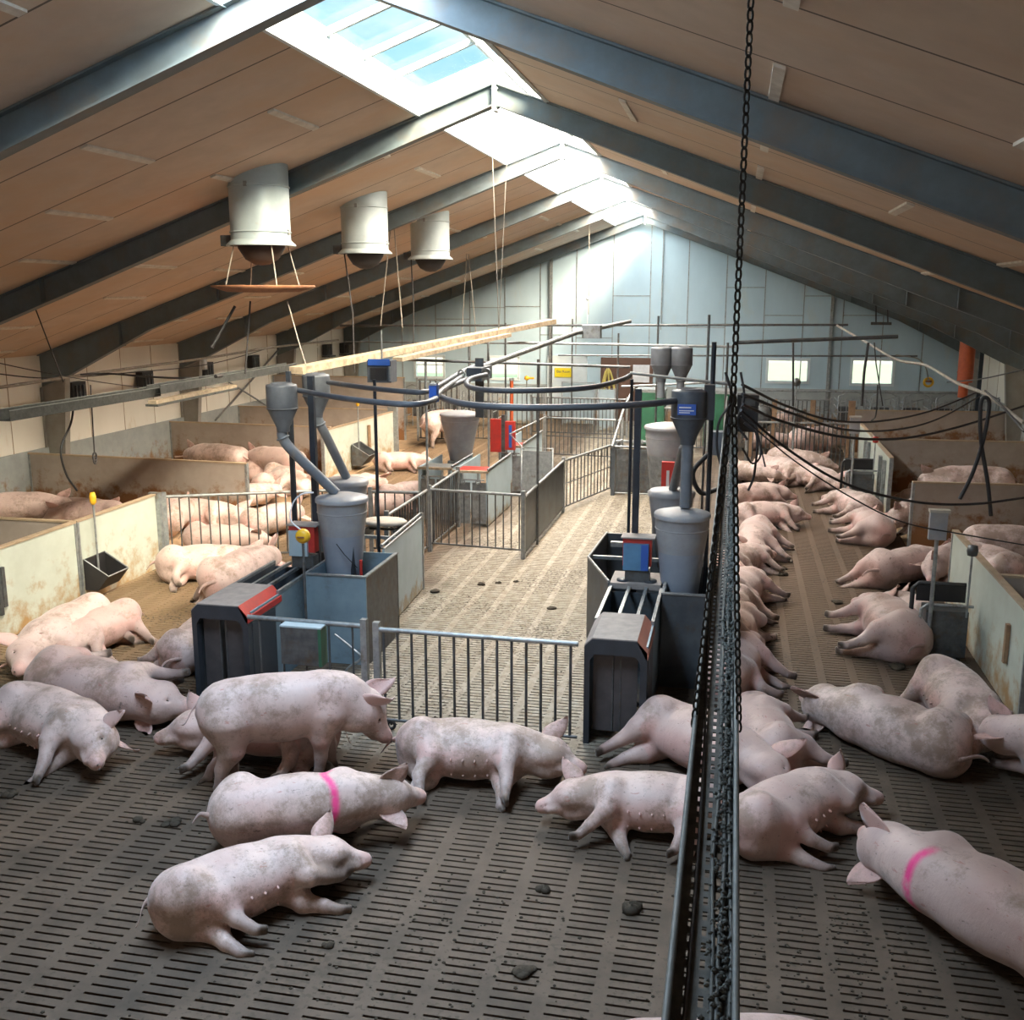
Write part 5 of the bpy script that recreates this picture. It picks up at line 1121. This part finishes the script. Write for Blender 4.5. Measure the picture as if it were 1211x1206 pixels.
    sn = R((1.62, 0, -.055)); col[:, 1] = np.clip(1.3-np.linalg.norm(v-sn, axis=1)/.09, 0, 1)
    col[:, 1] = np.maximum(col[:, 1], .55*np.clip((-v[:, 2]-.20)/.08, 0, 1)*((v[:, 0] > .25) & (v[:, 0] < 1.0) & (v[:, 2] > -.35)))
    col[:, 1] = np.maximum(col[:, 1], .5*np.clip(1-np.abs(v[:, 0]+.01)/.1, 0, 1)*(v[:, 2] < .1))
    if spray is not None:
        x0, wd, zmin = spray
        sk = v[:, 0]+.05*np.sin(v[:, 2]*14)
        col[:, 2] = np.clip(1.5-np.abs(sk-x0)/wd, 0, 1)*np.clip((v[:, 2]-zmin)/.08, 0, 1)
    V = [v]; Q = [q]; C = [col]; off = len(v); F3 = []
    def add(vs, fs, c):
        nonlocal off
        V.append(np.array(vs, float)); F3.extend([[i+off for i in ff] for ff in fs])
        cc = np.zeros((len(vs), 4)); cc[:, :3] = c; cc[:, 3] = 1; C.append(cc); off += len(vs)
    def blob(c0, r, cc, u=6, w_=5):
        vs = []; fs = []
        for i in range(w_+1):
            for j in range(u):
                th, ph = math.pi*i/w_, 2*math.pi*j/u
                vs.append((c0[0]+r[0]*math.sin(th)*math.cos(ph), c0[1]+r[1]*math.sin(th)*math.sin(ph), c0[2]+r[2]*math.cos(th)))
        for i in range(w_):
            for j in range(u):
                fs.append([i*u+j, (i+1)*u+j, (i+1)*u+(j+1) % u, i*u+(j+1) % u])
        add(vs, fs, cc)
    for s in (-1, 1):                                  # ears: curved leaf with thickness
        N, M_ = 9, 6; vs = []
        for i in range(N):
            t = i/(N-1); wd = .092*(math.sin(math.pi*(.20+.80*t)))**.8*(1-.10*t)*1.12+.003
            for j in range(M_):
                u = j/(M_-1)*2-1
                cup = .045*(1-u*u)*(1-t*.6)
                ex = 1.335-.02*t+u*wd*.85; ey = s*(.085+.13*t*(1.2-.35*ear_up)+cup*.75); ez = .10+.20*t*ear_up-.05*(1-ear_up)*t+.02*u
                ex += .10*t*t
                vs.append(R((ex, ey, ez)))
        a = np.array(vs); nrm = R((1.3, s*.2, -.0))-R((1.3, 0, 0)); nrm = nrm/np.linalg.norm(nrm)
        k = len(vs); vs = list(a)+list(a-nrm*.012); fs = []
        for i in range(N-1):
            for j in range(M_-1):
                q4 = [i*M_+j, i*M_+j+1, (i+1)*M_+j+1, (i+1)*M_+j]
                fs.append(q4); fs.append([x+k for x in q4][::-1])
        rim = [j for j in range(M_)]+[i*M_+M_-1 for i in range(1, N)]+[(N-1)*M_+j for j in range(M_-2, -1, -1)]+[i*M_ for i in range(N-2, 0, -1)]
        for a_, b_ in zip(rim, rim[1:]+rim[:1]): fs.append([a_, a_+k, b_+k, b_])
        add(vs, fs, (0.05, .55, 0))
        blob(R((1.478, s*.084, .046)), (.014, .010, .008), (.9, 0, 0))
        blob(R((1.677, s*.022, -.052)), (.004, .010, .012), (.9, .3, 0))
    if teats:
        for s in (-1, 1):
            for i in range(7):
                x = .34+.105*i
                yy = s*.075
                z0 = -(np.interp(x, PROF[:, 0], PROF[:, 2])*fat*(1-abs(yy/.22)**2.25)**(1/2.25))-.004
                z0 = min(z0, -.17*fat-.12*math.sqrt(max(0, 1-((x-.55)/.38)**2-(yy/.13)**2)))
                p = B((x, yy, z0))
                blob((p[0], p[1], p[2]-.006), (.011, .011, .024), (.0, .8, 0))
    # tail: tapering curl
    vs = []; fs = []; NT = 14
    for i in range(NT):
        t = i/(NT-1); ang = t*(4.2+tail)
        p = np.array([.03-.06*math.sqrt(t)-.10*t, .045*math.sin(ang)*t, .09-.17*t+.05*t*math.cos(ang)]); p = np.array(B(p))
        rr_ = .024*(1-t)+.007
        for j in range(6): vs.append(p+np.array([0.3*math.cos(j*1.047)*rr_, math.sin(j*1.047)*rr_, math.cos(j*1.047)*rr_]))
    for i in range(NT-1):
        for j in range(6): fs.append([i*6+j, i*6+(j+1) % 6, (i+1)*6+(j+1) % 6, (i+1)*6+j])
    fs.append([(NT-1)*6+j for j in range(6)])
    add(vs, fs, (.15, .3, 0))
    v = np.concatenate(V); col = np.concatenate(C)
    faces = q.tolist()+F3
    if stand:
        v[:, 2] -= np.percentile(v[:, 2], .15); v[:, 2] = np.maximum(v[:, 2], 0)
    else:
        a = math.radians(roll)
        y, z = v[:, 1].copy(), v[:, 2].copy()
        v[:, 1] = y*math.cos(a)-z*math.sin(a)*1; v[:, 2] = y*math.sin(a)+z*math.cos(a)
        tor = (v[:, 0] > .1) & (v[:, 0] < 1.1)
        v[:, 2] -= np.percentile(v[tor, 2], 4)+sink
        low = v[:, 2] < .0                              # weight spreads the flesh on the floor
        v[low, 2] = 0
    v[:, 0] -= .82
    if side < 0:
        v[:, 1] *= -1; faces = [ff[::-1] for ff in faces]
    me = bpy.data.meshes.new(name)
    me.from_pydata(v.tolist(), [], faces)
    ca = me.color_attributes.new('skin', 'FLOAT_COLOR', 'POINT')
    ca.data.foreach_set('color', col.ravel())
    me.polygons.foreach_set('use_smooth', [True]*len(faces)); me.update()
    return me
POSES = {
 'down':    dict(hl=(6, 5), hu=(14, 12), fl=(8, 6), fu=(12, 4)),                       # stretched on the side, legs straight out
 'hind':    dict(hl=(22, 10), hu=(34, 4), fl=(24, 30), fu=(38, 62), teats=True),        # hind legs forward, forelegs folded
 'teat':    dict(hl=(2, 22), hu=(16, 40), fl=(2, 8), fu=(14, -6), teats=True, head=(-6, -8)),
 'teat2':   dict(hl=(6, 5), hu=(18, 12), fl=(-8, -8), fu=(22, 30), teats=True, head=(-4, -10)),
 'face':    dict(hl=(-30, 0), hu=(-16, 8), fl=(6, 4), fu=(14, 14), teats=True, head=(-26, -4), roll=72, ear_up=.8),
 'back':    dict(hl=(10, 30), hu=(26, 50), fl=(14, 30), fu=(24, 50), roll=62, head=(-14, -6), ear_up=.6),
 'backf':   dict(hl=(0, 10), hu=(-14, 4), fl=(4, 10), fu=(14, 14), roll=97, head=(-8, -12), ear_up=.7),
 'snout':   dict(hl=(-8, 6), hu=(10, 10), fl=(4, 10), fu=(26, 26), head=(-34, -6), roll=76, fat=1.02),
 'rear':    dict(hl=(2, 5), hu=(-10, 8), fl=(8, 6), fu=(28, 6), roll=88, fat=1.04),
 'sleep':   dict(hl=(-6, 14), hu=(12, 22), fl=(2, 10), fu=(20, 12), head=(-8, -10)),
 'belly':   dict(hl=(20, 40), hu=(24, 44), fl=(30, 50), fu=(26, 50), roll=38, head=(-20, 0), ear_up=.7),
 'stand':   dict(stand=True, fl=(10, 2), fu=(-6, 4), hl=(-2, 16), hu=(-16, 10), head=(-42, 10), fat=1.04, ear_up=.9),
 'standfar': dict(stand=True, fl=(4, 2), fu=(-4, 4), hl=(4, 16), hu=(-10, 12), head=(-30, 0)),
}
CACHE = {}
def pig(A, B, pose, side, label, scale=None, h=None, zr=.2, z=0.0, push=(0, 0), **over):
    a, b_ = gz(*A, zr), gz(*B, zr); d = b_-a; L_ = math.hypot(d.x, d.y); s_ = scale or max(.84, min(1.12, L_/1.62))
    cxy = (a+b_)/2
    if scale or not (.84 <= L_/1.62 <= 1.12): pass
    dist = cxy.length; hh = h or (.018 if dist < 10.5 else (.022 if dist < 14 else .03))
    key = (pose, side, hh, tuple(sorted(over.items())))
    if key not in CACHE:
        k = dict(POSES[pose]); k.update(over); me = pig_mesh('sow', side=side, h=hh, **k); me.materials.append(M['pig']); CACHE[key] = me
    o = bpy.data.objects.new('sow', CACHE[key]); C.objects.link(o)
    u = Vector((d.x, d.y, 0)).normalized(); c_ = cxy
    o.location = (c_.x+push[0], c_.y+push[1], z); o.rotation_euler.z = math.atan2(d.y, d.x); o.scale = (s_, s_, s_*1.0)
    tag(o, label, 'pig', None); return o

# foreground
P = pig
P((180, 1078), (420, 1003), 'hind', -1, 'nearest sow stretched on her side, teats and both hind feet towards the viewer, ear upright')
P((250, 984), (498, 953), 'back', 1, 'sow with a pink spray band over her back, lying behind the nearest sow', spray=(.92, .028, -.05))
P((16, 842), (146, 890), 'face', -1, 'sow at the left edge sleeping with her face towards the viewer and teats showing')
P((40, 806), (214, 841), 'backf', 1, 'pale sow with a drooping holed ear, lying behind the sow with the sleeping face')
P((156, 730), (56, 776), 'snout', 1, 'sow by the left pen wall with folded foreleg, hind foot stretched right, nearer of two')
P((104, 730), (-4, 788), 'sleep', 1, 'sow pressed to the left pen wall at the picture edge, snout down', push=(.15, 0))
P((400, 872), (198, 862), 'sleep', 1, 'sow lying behind the legs of the standing sow', fat=.94)
P((262, 908), (452, 886), 'stand', -1, 'big sow standing before the left feeding station, head lowered to the gate', scale=1.0)
P((472, 886), (684, 900), 'teat', -1, 'sow on her side along the bar gate, teats showing, snout at the right station')
P((850, 956), (652, 942), 'teat2', 1, 'sow lying with her head to the left, hindquarters behind the hanging cable tray')
P((868, 988), (1010, 922), 'hind', -1, 'dirt smeared sow right of the cable tray with hind feet towards the viewer', head=(-30, -6))
P((795, 868), (905, 915), 'down', -1, 'sow half hidden behind the cable tray, hind leg reaching left', scale=.98, hl=(-20, 5), hu=(-34, 0))
P((915, 895), (885, 832), 'rear', -1, 'sow seen between the tray and the mottled back sow, legs stretched to the right', scale=.9)
P((1128, 895), (953, 828), 'backf', -1, 'long sow in the right lane with her back to the viewer and thin tail hanging', scale=1.06)
P((1128, 815), (1195, 885), 'face', -1, 'sow by the right pen wall with raised ear, snout towards the viewer', hl=(4, 4), hu=(10, 4), scale=.98, push=(-.12, 0))
P((1252, 1140), (1040, 1018), 'back', -1, 'big sow at the right edge with pink spray on her shoulder and large ears', spray=(1.0, .028, .12), scale=1.1, roll=74, ear_up=.5)
P((965, 1330), (640, 1335), 'belly', 1, 'sow at the bottom edge of which only the back shows', scale=1.0)
P((1275, 915), (1200, 895), 'belly', -1, 'sow cut off by the right edge, only nose and ear in view', scale=.9, push=(.1,-.1))
# left half
P((215, 778), (262, 740), 'sleep', 1, 'sow behind the left station of which only the rump and tail show', scale=.9)
P((182, 672), (326, 664), 'teat', -1, 'sow lying before the left bar gate with her teats towards the viewer', scale=.98)
P((250, 706), (330, 666), 'back', 1, 'rounded sow with her back to the viewer, beside the left station rails')
P((200, 600), (302, 604), 'sleep', -1, 'sow behind the left bar gate, rearmost of those behind its bars', push=(.3, -.75))
P((196, 632), (228, 612), 'belly', 1, 'sow behind the left end of the bar gate, mostly covered by the pale wall', push=(-.1, .25))
P((212, 640), (315, 640), 'sleep', 1, 'sow directly behind the left bar gate with her back to it', push=(0, .15))
P((302, 628), (352, 612), 'back', 1, 'round sow behind the right part of the left bar gates', scale=.95)
P((2, 603), (62, 600), 'belly', 1, 'pig in the nearest left pen at the picture edge', scale=1.0, zr=.42)
P((60, 594), (142, 594), 'back', -1, 'pig in the nearest left pen, rearmost with its ear raised', zr=.42)
P((128, 605), (62, 606), 'belly', 1, 'pig in the nearest left pen lying just behind the pale wall', zr=.42, push=(0,.1))
P((290, 548), (214, 541), 'belly', -1, 'pig with a raised pink ear above the nearest free ended cross board', zr=.42)
P((356, 553), (287, 544), 'belly', -1, 'pig right of the free end of the nearest cross board', zr=.42)
P((292, 562), (350, 552), 'sleep', 1, 'sunlit white sow in the second left pen, upper of a pile')
P((300, 575), (368, 566), 'sleep', -1, 'sunlit white sow in the second left pen, middle of a pile')
P((322, 566), (366, 580), 'sleep', -1, 'pink sow in the second left pen, lying behind the slim dark post')
P((290, 592), (318, 586), 'back', 1, 'sunlit sow showing just above the left bar gate rail beside the cross board end')
P((445, 547), (510, 545), 'down', -1, 'pink sow lying alone on the brown floor before the far left trough')
P((400, 577), (452, 570), 'down', 1, 'sow behind the small grey hopper with a leg stretched right')
P((460, 592), (505, 582), 'back', 1, 'sow behind the short bar gate, upper of two')
P((430, 604), (486, 600), 'back', 1, 'pale sow behind the short bar gate, lower of two')
P((502, 522), (548, 514), 'standfar', -1, 'pink sow standing far away on the left beside the middle grey hopper', scale=1.02)
P((428, 500), (388, 498), 'belly', -1, 'white pig far left of which only ears and back show over the pen wall', zr=.42)
# right lane, left column beside the tray
P((862, 592), (935, 586), 'back', -1, 'sow right of the cable tray, farthest of the row along it, dusty back')
P((868, 612), (952, 608), 'face', -1, 'sow right of the cable tray with a white ear falling over her eye', head=(-10, -8))
P((893, 622), (888, 668), 'sleep', 1, 'sow right of the cable tray lying with her snout towards the viewer', scale=.98)
P((862, 668), (896, 655), 'down', -1, 'sow beside the cable tray of which the forelegs reach out, behind the brown smear')
P((850, 712), (882, 684), 'sleep', -1, 'sow beside the cable tray with a dark hoof reaching right', scale=.95, fl=(30, 10), hu=(-14, 4), push=(.1, 0))
P((850, 742), (872, 706), 'down', -1, 'sow beside the cable tray with a slender leg reaching right, middle of three', scale=.95, fu=(40, 10), hl=(26, 12), roll=70)
P((852, 768), (875, 728), 'down', -1, 'pale sow beside the cable tray with a long leg stretched right', scale=1.0, hl=(-10, 0), hu=(-24, 4), fl=(26, 30), fu=(30, 60))
P((850, 812), (880, 762), 'down', -1, 'sow beside the cable tray, nearest of the row along the dark housing', scale=1.0, fl=(-10, 0), fu=(-2, 8), hl=(30, 40), hu=(26, 50))
# right lane, right side
P((1080, 768), (1030, 715), 'rear', 1, 'big round sow in the right lane seen from behind with a long thin tail', scale=1.08, fat=1.08)
P((1128, 748), (1082, 715), 'sleep', 1, 'pale sow half hidden behind the near lane trough', push=(-.25, .15))
P((1030, 682), (1125, 662), 'belly', 1, 'sow with a stretched hind leg and hanging tail beside the sensor post', scale=1.0, hl=(-60, 0), hu=(-50, 0), roll=70)
P((1150, 668), (1090, 688), 'belly', 1, 'sow tucked behind the sensor post, snout to the left')
P((1052, 640), (1012, 606), 'rear', 1, 'round sow before the free end of the right cross board', scale=1.0)
P((1035, 608), (985, 588), 'rear', 1, 'pink sow lying behind the round one, legs reaching left', scale=1.0)
P((1112, 620), (1060, 628), 'belly', 1, 'sow squeezed behind the free end of the right cross board', scale=.9, push=(0, .3))
P((1175, 575), (1100, 573), 'belly', 1, 'pig whose long back shows over the right cross board', scale=1.12, zr=.42)
P((1090, 588), (1050, 582), 'sleep', 1, 'brown shaded sow behind the right cross board end', push=(.45, -.35))
P((1172, 650), (1225, 654), 'belly', 1, 'pink sow in the near right pen at the picture edge', scale=1.05, zr=.4, push=(.2,.1))
P((1180, 662), (1142, 650), 'back', 1, 'pale sow in the near right pen beside the wall corner', scale=.95, zr=.4)
# far end of the right lane
P((870, 560), (912, 565), 'back', 1, 'far sow at the left of the heap in the right lane, ear hanging')
P((900, 556), (962, 566), 'face', -1, 'far sow in the heap facing the viewer with both ears spread', scale=1.0)
P((925, 548), (968, 552), 'back', 1, 'far sow lying in the middle of the heap in the right lane', scale=.95)
P((948, 562), (990, 572), 'down', -1, 'far sow in the heap with legs reaching the lane trough', scale=.95)
P((930, 535), (1000, 528), 'belly', -1, 'far sow at the back of the heap resting against the pen wall', scale=1.1)
P((885, 524), (940, 524), 'back', 1, 'sow behind the black bar gate, left of the two lying ones')
P((942, 522), (1000, 520), 'back', 1, 'sow behind the black bar gate, right of the two lying ones')
P((925, 512), (945, 506), 'standfar', -1, 'sow standing behind the black bar gate', scale=.9)

# ---------------------------------------------------------------- manure on the floor
def clump(px, py, r_, label, group=None, seed=0, flat=.5):
    rn = random.Random(seed); p = gz(px, py, 0); b_ = MB()
    for k in range(5):
        a = rn.random()*6.28; q = rn.random()*r_*.7; rr = r_*rn.uniform(.45, .8); n, m_ = 9, 5; vs = []
        for i in range(m_+1):
            for j in range(n):
                th, ph = math.pi*i/m_, 2*math.pi*j/n; f = rr*rn.uniform(.8, 1.15)
                vs.append((q*math.cos(a)+f*math.sin(th)*math.cos(ph), q*math.sin(a)+f*math.sin(th)*math.sin(ph), max(0, rr*.25+f*flat*math.cos(th))))
        b_._add(vs, [(i*n+j, (i+1)*n+j, (i+1)*n+(j+1) % n, i*n+(j+1) % n) for i in range(m_) for j in range(n)], 0, True)
    o = b_.build('manure_clump', 'manure', None, (p.x, p.y, 0)); return tag(o, label, 'manure', group)
NAMED = [(643, 1052, .055, 'round dark manure clump in the middle of the near floor'), (745, 1077, .075, 'crumbled dark manure clump left of the hanging cable tray'),
         (165, 971, .05, 'dark manure clump left of the lying sow pair, left of two'), (202, 974, .07, 'flat dark manure clump just left of the lying sow pair, right of two'),
         (387, 1120, .045, 'manure clump right of the hind feet of the nearest sow'), (620, 1148, .07, 'flat greenish manure patch near the bottom centre'), (14, 940, .06, 'dark manure clump at the left edge below the sleeping sow'),
         (925, 680, .07, 'manure clump in the right lane, nearest of a small cluster'), (927, 673, .06, 'manure clump in the right lane at the back of a small cluster'), (915, 678, .05, 'small manure clump at the left of the right lane cluster'),
         (990, 712, .09, 'flat manure smear in the right lane above the big sow'), (1062, 790, .09, 'flat manure patch right behind the tail of the big right lane sow'),
         (570, 692, .055, 'manure piece in the middle aisle, left of the row'), (590, 690, .045, 'manure piece in the middle aisle, centre of the row'), (610, 688, .04, 'manure piece in the middle aisle, right of the row'), (515, 700, .09, 'flat manure smear beside the pale blue exit passage'), (652, 720, .07, 'flat manure smear in the centre of the middle aisle')]
for i, (x, y, r_, lb) in enumerate(NAMED): clump(x, y, r_, lb, None, i, .35 if 'flat' in lb else .7)
rn = random.Random(11)
crumbs = MB()
for k in range(700):
    px, py = (rn.gauss(500, 110), rn.gauss(1090, 60)) if k % 3 == 0 else ((rn.gauss(1000, 70), rn.gauss(1130, 50)) if k % 3 == 1 else (rn.uniform(0, 1211), rn.uniform(700, 1206)))
    p = gz(px, max(py, 660), 0)
    if not (LX < p.x < 2.7): continue
    r_ = rn.uniform(.004, .014); crumbs.lathe([(0, r_*.8), (r_, r_*.4), (r_*.9, 0)], (p.x, p.y, 0), 5, smooth=False)
o = crumbs.build('manure_crumbs', 'manure'); tag(o, 'small dark crumbs of manure scattered over the slatted floor', 'manure', None, 'stuff')
